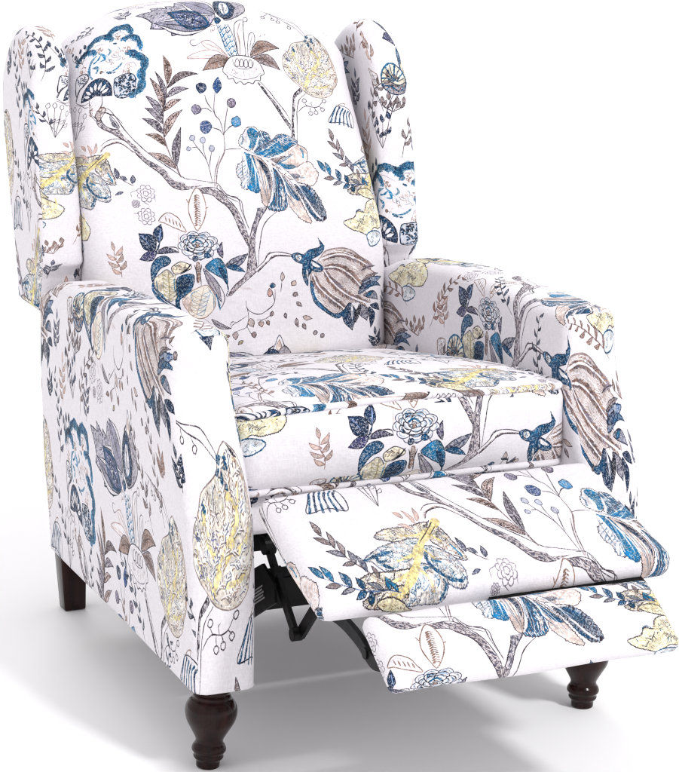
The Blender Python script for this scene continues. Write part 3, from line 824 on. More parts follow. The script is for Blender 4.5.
def bird(z):
    plume = [(214, 122), (250, 84), (330, 74), (400, 94), (460, 142), (522, 188), (505, 215), (560, 258), (520, 275), (535, 305), (500, 335), (550, 440), (500, 425), (410, 432), (340, 484), (250, 422), (190, 332), (164, 262), (168, 200)]
    _, M = shape(z, plume, (210, 198, 196), TAUPE, 1.4, .7); hatching(M, (158, 138, 134), -38, 8, .3)
    ribs = [[(235, 182), (320, 190), (400, 240), (484, 332)], [(243, 200), (300, 280), (400, 370), (524, 442)], [(176, 216), (220, 300), (300, 380), (384, 452)], [(215, 132), (330, 112), (430, 150), (530, 218)]]
    for R, dn in zip(ribs, ((-48, 62), (-48, 75), (-30, 85), (-60, 50))):
        C = cat(np.array(R), 14)
        for i in range(1, len(C) - 1, 1):
            for k, a0 in enumerate(dn):
                t = C[i + 1] - C[i]; t = t / np.linalg.norm(t)
                a = math.atan2(t[1], t[0]) + (math.radians(34) if k else -math.radians(34))
                l = 46 * (0.6 + 0.4 * math.sin(math.pi * i / len(C)))
                e = C[i] + np.array((math.cos(a), math.sin(a))) * l * rng.uniform(.7, 1.1)
                stroke(z, [C[i] + (0, 0), (C[i] + e) / 2 + rng.normal(0, 1.5, 2), e], 3.2, [(96, 78, 78), BROWN, MAUVE, (104, 80, 76)][rng.integers(4)], (.8, .2), .35, amp=0)
    for R in ribs: stroke(z, R, 7.5 * z.unit, (229, 225, 230), (.8, .5), .1); 
    stroke(z, [(215, 122), (250, 86), (330, 78), (400, 96), (460, 144), (520, 190)], 3.2, TAUPE, grain=.6)
    for P in ([(260, 100), (340, 98), (420, 130)], [(250, 150), (330, 150), (410, 190), (470, 240)], [(250, 300), (310, 360), (370, 400)]): stroke(z, P, 3, (229, 225, 230))
    shape(z, [(164, 262), (176, 330), (200, 390), (250, 444), (350, 516), (390, 490), (400, 470), (330, 484), (240, 404), (196, 322), (180, 268)], MIDB, NAVY, 2, .55)
    stroke(z, [(190, 300), (210, 360), (240, 400)], 4, (229, 225, 230))
    # tail tips
    leaf(z, (420, 425), (452, 606), 84, NAVY, DARK, .05, 2, .5, tipk=.35, saw=0); leaf(z, (436, 432), (448, 545), 14, (210, 210, 220), None, 0, 1, .2)
    leaf(z, (405, 460), (400, 520), 46, MIDB, NAVY, .1, 2, .5); leaf(z, (480, 446), (540, 556), 56, (70, 70, 90), DARK, -.05, 2, .8)
    leaf(z, (490, 450), (470, 560), 30, DARK, DARK, .05, 2, .6)
    leaf(z, (544, 470), (566, 606), 40, NAVY, DARK, -.12, 2, .35); leaf(z, (552, 458), (628, 504), 36, NAVY, DARK, -.1, 2, .35)
    leaf(z, (470, 372), (618, 292), 58, (40, 70, 108), NAVY, -.16, 2.2, .9, saw=4); leaf(z, (500, 385), (604, 432), 46, SLATE, DARK, -.15, 2, .8); leaf(z, (470, 340), (540, 300), 34, NAVY, DARK, .1, 2, .7); leaf(z, (480, 300), (585, 262), 26, TAUPE, DARK, -.1, 1.6, .8, INK); leaf(z, (470, 230), (560, 212), 24, MAUVE, None, -.1, 1.6, .8, INK); leaf(z, (505, 345), (620, 350), 26, MIDB, NAVY, -.2, 1.6, .6)
    leaf(z, (520, 400), (560, 370), 22, BLUE, NAVY, 0, 1.5, .6)
    # body
    body = [(48, 92), (80, 80), (116, 95), (150, 70), (200, 64), (216, 50), (208, 18), (236, 58), (230, 86), (200, 110), (166, 126), (152, 160), (168, 190), (150, 232), (152, 284), (130, 252), (114, 200), (114, 150), (90, 140), (64, 122)]
    shape(z, body, MIDB, NAVY, 2.2, .45, n=3)
    scrib(z, body, 60, 9, 2, [NAVY, NAVY, BLUE], dirs=60)
    shape(z, [(158, 130), (200, 150), (238, 186), (216, 206), (172, 192), (150, 165)], MIDB, NAVY, 2, .5); shape(z, [(164, 135), (200, 158), (222, 178), (196, 178), (168, 160)], WHITE, NAVY, 1.5, .2)
    shape(z, [(70, 92), (96, 92), (108, 112), (94, 130), (74, 116)], (206, 214, 226), NAVY, 1.6, .3); scrib(z, [(72, 95), (100, 95), (95, 128)], 10, 8, 1.5, [NAVY, BROWN])
    stroke(z, [(210, 20), (202, 4)], 1.8, NAVY); stroke(z, [(140, 190), (148, 240)], 7, WHITE)

def rosebunch(z):
    # lower leaves first
    shape(z, [(90, 512), (84, 440), (110, 394), (150, 374), (182, 395), (166, 420), (130, 442), (106, 482)], MIDB, NAVY, 2, .5)
    stroke(z, [(94, 520), (96, 560), (134, 606), (200, 652), (275, 692)], 15 * z.unit, MIDB, (.5, .4), .5); stroke(z, [(100, 545), (150, 600), (215, 640), (265, 690)], 6, NAVY, grain=.6)
    shape(z, [(220, 482), (290, 460), (302, 500), (282, 560), (232, 602), (240, 660), (252, 690), (215, 640), (214, 560)], MIDB, NAVY, 2, .45); shape(z, [(225, 490), (280, 480), (270, 540), (230, 570)], NAVY, None, 1, .8)
    shape(z, [(355, 420), (412, 374), (446, 400), (466, 450), (472, 512), (445, 482), (400, 455)], BLUE, NAVY, 2, .55); shape(z, [(420, 420), (455, 440), (466, 500), (440, 470)], NAVY, None, 1, .85)
    stroke(z, [(466, 500), (478, 540), (470, 575)], 3, NAVY)
    shape(z, [(345, 432), (392, 470), (440, 530), (464, 592), (440, 642), (420, 570), (380, 512)], WHITE, INK, 2, 0); leaf(z, (352, 440), (448, 610), 44, MAUVE, SLATE, -.03, 1.6, .9, INK); stroke(z, [(420, 570), (436, 620), (442, 650)], 8, BLUE, grain=.7)
    cl = [(98, 502), (130, 470), (166, 444), (200, 480), (212, 540), (192, 612), (150, 582), (110, 552)]
    shape(z, cl, CREAM, SLATE, 2.2, .2); stroke(z, [(170, 455), (176, 520), (182, 605)], 2.4, (150, 140, 90))
    for k in range(6):
        y = 475 + k * 22
        for sx in (-1, 1):
            x = 174 + k * 2; leaf(z, (x, y + 14), (x + sx * 34, y - 8), 14, (226, 222, 212), (150, 140, 100), 0.2 * sx, 1.4, .1)
    for P in ([(112, 510), (120, 560), (160, 600)], [(200, 490), (206, 560)]): stroke(z, P, 3, BLUE, grain=.6)
    shape(z, [(186, 432), (228, 400), (272, 408), (284, 430), (240, 452), (206, 464)], CREAM, INK, 2, .3); scrib(z, [(195, 432), (230, 408), (270, 415), (240, 445)], 16, 9, 1.8, [INK, BROWN, YEL])
    stroke(z, [(282, 408), (260, 440), (230, 462)], 5, DARK)
    c2 = [(310, 694), (250, 622), (268, 572), (330, 530), (372, 520), (412, 580), (412, 640), (370, 692)]
    shape(z, c2, (236, 226, 214), BROWN, 1.8, .15)
    shape(z, [(250, 620), (262, 584), (292, 600), (300, 660), (310, 692)], ROSE, None, 1, .4)
    stroke(z, [(352, 530), (340, 600), (318, 690)], 2.2, (170, 150, 130))
    for k in range(5):
        y = 560 + k * 26
        for sx in (-1, 1):
            x = 346 - k * 6; leaf(z, (x, y + 14), (x + sx * 44, y - 14), 18, (228, 224, 218), (170, 150, 120) if sx < 0 else GREYB, .2 * sx, 1.5, .1)
    for P in ([(372, 530), (405, 580), (408, 640)], [(300, 610), (290, 570), (330, 545)]): stroke(z, P, 3, GREYB, grain=.5)
    for P in ([(330, 700), (360, 760)], [(310, 700), (300, 760)], [(350, 690), (400, 730)]): stroke(z, P, 1.4, BROWN, alpha=.6)
    stroke(z, [(318, 405), (322, 450), (322, 500)], 20 * z.unit, BROWN, (.9, .6), .7); stroke(z, [(300, 410), (312, 450), (318, 500)], 3, INK); stroke(z, [(336, 410), (332, 460), (340, 520)], 2.4, INK)
    # blue leaves at the left
    leaf(z, (105, 352), (28, 278), 82, NAVY, DARK, .05, 2, .45); leaf(z, (126, 312), (138, 222), 48, NAVY, DARK, -.1, 2, .5); leaf(z, (112, 358), (28, 406), 46, (52, 54, 96), DARK, -.05, 2, .5)
    leaf(z, (112, 366), (222, 352), 28, (60, 60, 84), DARK, -.12, 2, .5); stroke(z, [(100, 350), (130, 345), (160, 330), (212, 330), (222, 352)], 2, INK); stroke(z, [(130, 312), (120, 340), (110, 362)], 4, NAVY)
    stroke(z, [(40, 285), (80, 330)], 2, (120, 140, 190)); stroke(z, [(136, 240), (128, 300)], 2, (120, 140, 190))
    leaf(z, (440, 372), (438, 294), 28, (58, 52, 80), DARK, -.15, 2, .6)
    leaf(z, (458, 412), (570, 350), 48, SLATE, DARK, .08, 2, .75, DARK); leaf(z, (462, 418), (558, 446), 30, MIDB, NAVY, -.08, 2, .5)
    # bud and long leaf on top
    shape(z, [(310, 236), (284, 180), (276, 130), (290, 80), (320, 34), (352, 70), (364, 130), (350, 190), (322, 236)], WHITE, BROWN, 2.4, 0)
    for y in range(66, 212, 11):
        stroke(z, [(322 - rng.uniform(0, 2), y), (309 - rng.uniform(0, 4), y + 10)], 4.2, BROWN, grain=.4, amp=0); stroke(z, [(322, y + 3), (333 + rng.uniform(0, 3), y + 8)], 2.2, BROWN, amp=0)
    for P in ([(278, 110), (266, 90)], [(362, 132), (376, 126)]): stroke(z, P, 2, BROWN)
    shape(z, [(128, 206), (170, 164), (222, 184), (246, 224), (260, 252), (212, 236), (160, 216)], WHITE, BROWN, 2.2, 0)
    for x in (160, 178, 196, 212, 228): stroke(z, [(x, 182 + (x - 160) * .35), (x + 6, 206 + (x - 160) * .35)], 3, BROWN, amp=0)
    stroke(z, [(222, 256), (222, 320)], 1.6, ROSE)
    # rose: rings of scalloped petals from the outside in
    rr = np.random.default_rng(8)
    for k, (R, n, off, c0) in enumerate(((1.0, 9, .2, (322, 312)), (.74, 7, .7, (320, 309)), (.50, 5, .1, (317, 306)), (.28, 4, .5, (315, 306)))):
        for q in range(n):
            a = off + q * 2 * math.pi / n + rr.normal(0, .08); wd = math.pi / n * 1.25
            pe = lambda t, r_: (c0[0] + 96 * R * r_ * math.cos(t), c0[1] + 64 * R * r_ * math.sin(t))
            pts = [pe(a - wd, .50), pe(a - wd * .95, .82), pe(a - wd * .5, 1.02 + rr.normal(0, .03)), pe(a, 1.08), pe(a + wd * .5, 1.0 + rr.normal(0, .03)), pe(a + wd * .95, .80), pe(a + wd, .50), pe(a, .34)]
            shape(z, pts, WHITE, DARK if k else SLATE, 2.0, 0, n=4)
            stroke(z, [pe(a - wd * .6, .88), pe(a, .95), pe(a + wd * .5, .88)], 2.4 if k != 1 else 4.5, GREYB if q % 2 else (MIDB if k == 1 else GREYB), (.3, .3), .6)
            stroke(z, [pe(a, .58), pe(a + .05, .80)], 1.3, GREYB, alpha=.8)
    stroke(z, [(290, 300), (312, 286), (336, 298)], 8, BLUE, grain=.5); dots(z, (314, 312), 6, ROSE, BROWN)
    stroke(z, [(268, 300), (262, 322), (276, 342), (304, 352), (340, 346), (362, 326)], 3, DARK, grain=.4)
    dots(z, (364, 362), 15, MIDB, NAVY, 1.8, .6); dots(z, (304, 380), 14, NAVY, NAVY, 1.8, .6); dots(z, (312, 318), 5, ROSE, BROWN)
    for a, b in (((258, 362), (300, 384)), ((318, 384), (350, 370)), ((380, 356), (400, 380))): stroke(z, [a, ((a[0] + b[0]) / 2, (a[1] + b[1]) / 2 + 8), b], 2, SLATE)

def lobed(z):
    lobes = [[(505, 85), (530, 74), (570, 110), (602, 140), (620, 166), (580, 160), (540, 132), (508, 112)], [(488, 140), (540, 150), (590, 180), (620, 220), (624, 252), (570, 246), (520, 216), (490, 172)],
             [(458, 210), (500, 210), (545, 240), (562, 272), (552, 312), (500, 318), (440, 330), (415, 350), (425, 280)], [(485, 58), (420, 70), (350, 78), (318, 102), (380, 112), (450, 112)],
             [(458, 118), (380, 128), (320, 150), (268, 188), (300, 182), (330, 202), (370, 216), (440, 192)], [(440, 218), (370, 226), (290, 234), (252, 264), (290, 280), (310, 296), (370, 292), (430, 262)], [(422, 278), (340, 294), (278, 326), (300, 348), (370, 345), (400, 360)]]
    for i, L in enumerate(lobes):
        L = np.array(L, float); cc = np.array((480, 150)) * .25 + L.mean(0) * .75; L = cc + (L - cc) * np.array((1.10, 1.26))
        blue = i in (1, 4, 2)
        P, M = shape(z, L, (226, 217, 196) if i in (5, 6, 3) else (225, 220, 214), SLATE if blue else INK, 2.2, .25, saw=4)
        scrib(z, L, 60, 8, 1.8, [TAUPE, BROWN, (150, 140, 130), GREYB] if i not in (5, 6) else [BROWN, TAUPE, (190, 160, 120), YEL], curl=1.2)
        coral(z, L, 26, 26, (480, 120), [GREYB, MIDB, SLATE, TAUPE] if blue else [BROWN, TAUPE, INK, (170, 150, 110)], wt=2.6)
    for P, w in (([(490, 142), (490, 175), (520, 215), (570, 245), (620, 250)], 9), ([(300, 170), (340, 160), (370, 150)], 12), ([(270, 186), (310, 172), (320, 190), (350, 185)], 9), ([(330, 200), (370, 212)], 9), ([(610, 160), (570, 120)], 4), ([(555, 312), (562, 272), (550, 250)], 8), ([(510, 180), (540, 185)], 6), ([(480, 210), (500, 205)], 5)):
        stroke(z, P, w * z.unit * 1.3, MIDB if w > 6 else BLUE, (.6, .4), .6)
    for P, w in (([(522, 42), (500, 72), (478, 104), (462, 150), (452, 210), (412, 290), (376, 345)], 27), ([(462, 150), (430, 170), (390, 185)], 10), ([(470, 130), (520, 175)], 8), ([(452, 215), (420, 235), (370, 260)], 12), ([(455, 205), (500, 250), (520, 285)], 10), ([(420, 280), (360, 310)], 9), ([(495, 80), (450, 90), (400, 92)], 8), ([(500, 85), (540, 110)], 7)):
        stroke(z, P, w * z.unit, YEL, (.9, .35), .3)
    stroke(z, [(508, 50), (488, 80), (466, 120)], 1.6, INK); stroke(z, [(520, 60), (500, 90)], 1.6, INK)
    stroke(z, [(498, 38), (492, 50), (480, 58), (498, 62), (508, 44)], 3, DARK, grain=.6)

def fern(z):
    stroke(z, [(370, 485), (332, 410), (306, 335), (300, 240), (312, 170), (318, 130)], 3.2, TAUPE, (1, .5)); stroke(z, [(366, 480), (350, 420), (352, 400)], 2, INK)
    G = (150, 142, 158)
    for a, b, w, c, bd in (((318, 138), (293, 30), 30, BROWN, .1), ((318, 152), (438, 102), 26, TAUPE, -.16), ((312, 188), (402, 156), 24, G, -.12), ((308, 215), (264, 88), 20, MAUVE, .1), ((304, 228), (244, 112), 26, (178, 150, 140), .08),
                           ((302, 238), (374, 194), 22, (178, 150, 140), -.1), ((302, 256), (228, 178), 26, G, .06), ((300, 282), (228, 224), 26, G, .1), ((305, 332), (378, 232), 30, (178, 150, 140), -.12), ((303, 320), (218, 264), 26, MAUVE, .1),
                           ((312, 366), (233, 324), 24, BROWN, .14), ((352, 442), (370, 296), 32, MAUVE, -.06), ((348, 452), (246, 396), 28, (178, 150, 140), .1)):
        leaf(z, a, b, w, c, INK if c != BROWN else (110, 84, 76), bd, 1.5, .55, INK, hatch=(INK, math.degrees(math.atan2(-(b[1] - a[1]), b[0] - a[0])) + 30, 8, .22))

def berries(z):
    for P, w in (([(505, 515), (515, 440), (540, 380), (538, 322)], 3), ([(500, 520), (503, 460), (522, 400)], 2.4), ([(538, 322), (524, 270), (502, 240), (505, 168)], 2.2), ([(502, 240), (476, 205), (466, 178)], 2), ([(538, 322), (545, 265), (556, 216)], 2), ([(538, 322), (518, 302), (488, 294)], 2), ([(498, 240), (470, 226), (446, 230)], 2), ([(540, 314), (560, 292), (580, 284)], 2),
                 ([(493, 505), (470, 420), (432, 368), (416, 345)], 1.8), ([(470, 420), (458, 380), (455, 352)], 1.6), ([(480, 450), (484, 410), (490, 384)], 1.6), ([(432, 368), (412, 370)], 1.4), ([(540, 378), (570, 372), (605, 372)], 1.4), ([(515, 510), (540, 550), (590, 575)], 1.6)):
        stroke(z, P, w, TAUPE if w > 2.3 else INK)
    leaf(z, (512, 170), (517, 112), 32, (30, 58, 100), NAVY, 0, 1.8, .5); dots(z, (452, 152), 19, (30, 48, 84), NAVY); dots(z, (570, 204), 17, (96, 84, 104), DARK); dots(z, (432, 230), 18, (104, 96, 120), DARK); dots(z, (467, 292), 23, (44, 66, 110), NAVY); dots(z, (587, 272), 19, (50, 108, 150), NAVY)
    for c, r in (((415, 335), 11), ((455, 342), 11), ((490, 373), 12), ((400, 375), 8)): dots(z, c, r, (140, 144, 164), SLATE, 1.4, .8)
    stroke(z, [(440, 146), (462, 158)], 2.5, WHITE)

def smallrose(z):
    for c, r in (((72, 76), 40), ((70, 190), 38), ((22, 132), 18)):
        for k, (rr, n) in enumerate(((1, 8), (.62, 6), (.3, 5))):
            for j in range(n):
                a = j * 2 * math.pi / n + k; b = a + 2 * math.pi / n * .85
                P = [(c[0] + r * rr * q * math.cos(t), c[1] + r * rr * q * math.sin(t)) for t, q in ((a - .12, .80), (a + .1, 1.02), ((a + b) / 2, 1.12), (b - .1, 1.02), (b + .12, .80))]
                stroke(z, P, 1.7, (104, 94, 108), alpha=.9)
    for P in ([(34, 60), (0, 78), (4, 100)], [(60, 118), (84, 134)], [(34, 180), (10, 180)], [(110, 84), (118, 110)]): stroke(z, P, 1.4, MAUVE)

def leaflets(z):
    for a, b, w in (((130, 508), (119, 464), 18), ((166, 510), (138, 498), 14), ((186, 522), (188, 488), 18), ((150, 560), (120, 575), 10)): leaf(z, a, b, w, SLATE, DARK, .05, 1.5, .5)
    stroke(z, [(128, 500), (150, 512), (175, 525), (192, 530)], 1.6, INK)

def butterfly(z):
    C2 = (236, 224, 186)
    shape(z, [(222, 406), (262, 398), (302, 414), (330, 440), (352, 462), (310, 458), (262, 440), (240, 428)], C2, INK, 1.9, .25, saw=3)
    shape(z, [(266, 470), (318, 458), (372, 490), (420, 540), (400, 590), (340, 600), (300, 590), (270, 620), (232, 602), (186, 582), (148, 546), (200, 530), (216, 502), (252, 510)], C2, INK, 2, .25, saw=4)
    shape(z, [(262, 615), (300, 606), (340, 618), (356, 640), (328, 666), (282, 676), (266, 645)], (214, 220, 226), MIDB, 2.6, .3, saw=3)
    scrib(z, [(270, 480), (320, 470), (380, 510), (390, 570), (310, 580), (230, 590), (180, 560), (220, 530)], 60, 10, 2, [(176, 156, 110), BROWN, INK, MIDB, YEL], curl=1)
    scrib(z, [(240, 412), (300, 425), (330, 448), (270, 430)], 14, 9, 1.8, [BROWN, (176, 156, 110)]); scrib(z, [(272, 625), (330, 625), (330, 655), (285, 665)], 14, 9, 2, [MIDB, GREYB, BROWN])
    coral(z, [(270, 480), (320, 470), (380, 510), (390, 570), (310, 580), (230, 590), (180, 560), (220, 530)], 26, 34, (380, 540), [BROWN, (176, 156, 110), INK], (240, 234, 214), 2.6)
    stroke(z, [(215, 510), (212, 500), (230, 496), (245, 508)], 2.4, MIDB); stroke(z, [(380, 470), (390, 520), (370, 560)], 8, YEL, grain=.4)

def sprigs(z):
    stroke(z, [(300, 392), (250, 378), (190, 372), (130, 345), (62, 298)], 2.6, (70, 96, 140)); stroke(z, [(290, 372), (235, 340), (190, 290), (150, 235), (98, 128)], 2.6, TAUPE)
    for a, b, w, c in (((66, 300), (28, 244), 22, BLUE), ((92, 318), (66, 254), 20, BLUE), ((140, 348), (118, 290), 24, MIDB), ((110, 338), (60, 332), 20, TAUPE), ((150, 356), (104, 366), 18, (96, 96, 110)), ((186, 372), (152, 388), 22, MIDB), ((200, 374), (206, 412), 22, MIDB), ((180, 366), (162, 320), 20, MIDB), ((240, 376), (190, 345), 18, (90, 96, 110)), ((262, 380), (256, 338), 22, BLUE), ((290, 388), (258, 352), 12, BLUE),
                       ((108, 150), (90, 86), 20, TAUPE), ((128, 192), (82, 150), 18, TAUPE), ((135, 205), (130, 140), 16, TAUPE), ((158, 245), (106, 210), 18, (100, 100, 112)), ((156, 240), (148, 180), 16, TAUPE), ((178, 275), (138, 272), 16, TAUPE), ((180, 278), (170, 226), 18, (100, 100, 112)), ((205, 312), (190, 250), 18, SLATE), ((236, 340), (225, 296), 14, TAUPE)):
        leaf(z, a, b, w, c, DARK, .05, 1.5, .5)

def drops(z):
    for P, w in (([(102, 565), (108, 600), (135, 625), (172, 632), (214, 604), (236, 568), (234, 505)], 2), ([(110, 606), (118, 650), (108, 700), (60, 722)], 1.8), ([(112, 640), (70, 670), (40, 690), (36, 706)], 1.6), ([(160, 664), (200, 655), (222, 636)], 1.5), ([(196, 664), (210, 685)], 1.5), ([(110, 690), (130, 730), (140, 742)], 1.6), ([(264, 460), (262, 520)], 1.4), ([(236, 570), (225, 530), (212, 515)], 1.4)): stroke(z, P, w, INK)
    for a, b, w, c in (((264, 465), (262, 420), 18, ROSE), ((212, 545), (206, 500), 24, (190, 150, 140)), ((218, 500), (222, 472), 26, MIDB), ((312, 490), (328, 466), 26, (190, 165, 150)), ((322, 528), (345, 545), 24, TAUPE), ((342, 576), (370, 602), 18, TAUPE), ((290, 630), (296, 660), 14, (90, 76, 84)), ((346, 662), (358, 710), 18, TAUPE), ((378, 655), (424, 672), 22, (176, 150, 140)), ((382, 690), (398, 726), 18, TAUPE),
                       ((126, 655), (142, 700), 30, (196, 176, 168)), ((178, 666), (182, 700), 26, (176, 150, 140)), ((222, 645), (228, 618), 18, TAUPE), ((208, 665), (216, 692), 16, BROWN), ((60, 722), (58, 764), 28, (150, 130, 130)), ((146, 724), (150, 756), 24, TAUPE), ((30, 745), (-10, 752), 16, BROWN), ((95, 770), (70, 790), 16, (140, 130, 90))):
        leaf(z, a, b, w, c, INK, .06, 1.6, .5); 
    for c in ((446, 748), (484, 768)): dots(z, c, 11, TAUPE, DARK)
    leaf(z, (-60, 660), (36, 706), 26, MAUVE, INK, .1, 1.6, .8, INK)
    stroke(z, [(30, 690), (40, 672), (60, 676)], 1.6, INK)
    # open bud at the foot of the repeat
    shape(z, [(245, 830), (250, 790), (268, 745), (290, 790), (296, 830)], WHITE, SLATE, 2.4, 0); leaf(z, (268, 830), (268, 768), 24, (214, 190, 180), BROWN, 0, 1.6, .4); stroke(z, [(240, 800), (225, 815), (215, 830)], 5, DARK)

def shell(z, ):
    shape(z, [(132, 550), (150, 500), (168, 462), (205, 452), (244, 470), (262, 520), (256, 570), (200, 545)], WHITE, DARK, 2.2, 0)
    for k in range(6):
        t = k / 5; x0 = 160 + 80 * t; stroke(z, [(x0 + 8, 458 + 20 * t), (x0 - 6, 500), (140 + 106 * t, 548 + 18 * t)], 9 - k * .6, NAVY if k % 2 else MIDB, (.9, .7), .55)
    stroke(z, [(168, 462), (190, 440), (212, 434), (205, 452)], 2.2, BROWN)

def twig(z, n=6, col=INK, c2=TAUPE, ln=120):
    """short leafy twig growing upwards from (0,0)"""
    P = [(0, 0), (6, -ln * .35), (-4, -ln * .7), (2, -ln)]
    stroke(z, P, 2.2, col)
    for k in range(n):
        t = .15 + .8 * k / n; y = -ln * t; s = 1 if k % 2 else -1
        leaf(z, (2, y), (s * (26 + 4 * (k % 3)), y - 24), 13, c2, col, .12 * s, 1.4, .5)
    leaf(z, (2, -ln), (4, -ln - 30), 13, c2, col, 0, 1.4, .5)

def hang(z, n=5, col=INK, fill=NAVY, ln=130):
    """thin stems with hanging seeds"""
    for k in range(n):
        x = (k - n / 2) * 26; l = ln * rng.uniform(.6, 1.1)
        stroke(z, [(0, 0), (x * .6, -l * .5), (x, -l)], 1.7, col)
        leaf(z, (x, -l), (x + rng.uniform(-4, 4), -l - 26), 15, fill, col, 0, 1.5, .5)
        leaf(z, (x * .6, -l * .5), (x * .6 + 18, -l * .5 - 22), 10, fill, col, .1, 1.3, .6)

def local(u, v, sc=6.0, rot=0, flip=False):
    """sheet whose (0,0) sits at cloth point (u, v); y down, sc units per drawing px"""
    sc = sc * 0.62
    f = lambda p: np.stack([p[:, 0] * 0.00178, -p[:, 1] * 0.00178], 1)
    return Z(0, 0, sc, f, (u, v), (0, 0), rot, 1, flip)

def print_cloth():
    # undergrowth and trunk
    zt = Z(225, 180, 4.825); zr = Z(135, 180, 5.147); zf = Z(90, 55, 3.994)
    trunk(zf, [(48, 205), (80, 215), (112, 250), (150, 305), (200, 358), (252, 402), (332, 456), (382, 488), (420, 494), (490, 502)], [(28, 228), (46, 282), (100, 318), (152, 350), (190, 392), (240, 440), (290, 474), (330, 520), (362, 535), (400, 532)], .5)
    shape(zf, [(52, 232), (80, 232), (122, 280), (126, 302), (90, 296), (60, 268)], BASE * 255, INK, 2.2, 0); shape(zf, [(88, 245), (120, 285), (124, 300), (100, 285)], DARK, None, 1, .9)
    stroke(zf, [(0, 232), (20, 236), (34, 250)], 3, INK); shape(zf, [(28, 228), (50, 205), (70, 212), (62, 236), (46, 262)], ROSE, INK, 2, .7, alpha=.6)
    trunk(zf, [(62, 372), (84, 352), (120, 342), (156, 352), (196, 392)], [(62, 400), (80, 376), (110, 362), (140, 362), (188, 396)], .3, (BROWN, TAUPE))
    trunk(zr, [(330, 34), (400, 28), (440, 44), (480, 84), (520, 132), (548, 190), (566, 240), (580, 300)], [(334, 58), (390, 62), (430, 90), (470, 118), (500, 160), (524, 220), (548, 268), (570, 310)], .9)
    stroke(zr, [(385, 8), (430, 10), (468, 58), (528, 82), (546, 100), (552, 150), (578, 228)], 2, INK); stroke(zr, [(430, 10), (424, 30), (440, 50)], 1.6, INK)
    trunk(zt, [(200, 110), (172, 150), (150, 186), (138, 230), (132, 260)], [(150, 118), (140, 160), (124, 200), (112, 240), (104, 262)], 1.0, (MAUVE, SLATE))
    trunk(zt, [(132, 250), (134, 330), (146, 400), (150, 420)], [(92, 240), (104, 300), (100, 380), (96, 424)], .95)
    trunk(zt, [(150, 410), (110, 450), (60, 500), (28, 540)], [(96, 420), (80, 450), (40, 490), (10, 545)], .9, (MAUVE, TAUPE))
    stroke(zt, [(150, 388), (154, 300), (170, 212), (196, 170), (240, 136)], 2, INK)
    trunk(zt, [(135, 408), (178, 362), (200, 330), (240, 322), (300, 336), (312, 344)], [(150, 418), (196, 366), (214, 350), (246, 340), (296, 346), (308, 350)], .35, (INK, TAUPE)); stroke(zt, [(178, 362), (190, 336), (205, 320)], 2, INK)
    stroke(zt, [(0, 60), (40, 66), (62, 76), (74, 128), (104, 208)], 1.6, INK)
    leaf(zt, (130, 505), (10, 520), 18, (206, 190, 190), None, .1, 1, .8, alpha=.6)
    za = Z(235, 10, 5.94)
    artistem(za)
    fern(zf); berries(zf); leaflets(zf); smallrose(zr)
    blueleaf(Z(230, 120, 6.79))
    lobed(Z(290, 510, 3.574, px2m_b))
    rosebunch(zr); bird(Z(280, 235, 5.904)); drops(zt)
    zb = Z(310, 110, 4.825); sprigs(zb); butterfly(zb); shell(Z(300, 0, 4.54))
    peony(Z(55, 10, 6.71)); lily(Z(125, 0, 4.115)); artichoke(za)
    # twigs along the top of the repeat
    stroke(za, [(140, 5), (200, 20), (280, 50), (345, 75), (405, 120)], 1.8, INK); stroke(za, [(180, 10), (250, 28), (340, 40), (385, 80), (410, 110)], 1.6, INK)
    for c in ((160, 60), (218, 60), (250, 68), (315, 90)): dots(za, c, 10, None, INK, 1.6)
    for P in ([(185, 25), (160, 55)], [(205, 24), (215, 52)], [(245, 40), (250, 58)], [(300, 60), (314, 80)]): stroke(za, P, 1.5, INK)
    # pale leaflets beside the left trunk
    for a, b, w in (((20, 420), (-2, 372), 14), ((30, 410), (40, 360), 14), ((0, 440), (-40, 425), 14), ((-10, 400), (-36, 380), 16)): leaf(zf, a, b, w, (190, 160, 150), (150, 120, 112), .1, 1.4, .6)
    # filler at the foot of the repeat
    for u, v, r, fn, kw in ((-0.22, -0.135, 0.2, twig, dict(col=(120, 90, 84), c2=(176, 150, 140), ln=90)), (-0.215, -0.275, 0.1, hang, dict(fill=NAVY, ln=100)), (-0.155, -0.29, -0.15, twig, dict(col=DARK, c2=SLATE, ln=90)), (0.235, -0.29, 0.15, twig, dict(col=DARK, c2=NAVY, ln=60)),
                            (-0.245, 0.262, 0.1, hang, dict(fill=NAVY, ln=70, n=4)), (-0.275, 0.10, -0.25, hang, dict(fill=None, ln=130, n=4)),
                            (0.262, -0.225, -0.1, twig, dict(col=DARK, c2=SLATE, ln=80)), (-0.262, -0.29, 0.1, twig, dict(col=BROWN, c2=(176, 150, 140), ln=110))):
        fn(local(u, v, 6.0, r), **kw)
    smallrose(Z(135, 180, 5.147, move=(0.09, -0.24), about=(-0.2, -0.03), rot=1.2))
    # loose weave of the undyed yarn shows through everything
    yy, xx = np.mgrid[0:TH, 0:TW]
    wv = 0.008 * N_FINE + 0.004 * N_MID
    cloth[:] = np.clip(cloth * (1 + wv[..., None]), 0, 1)

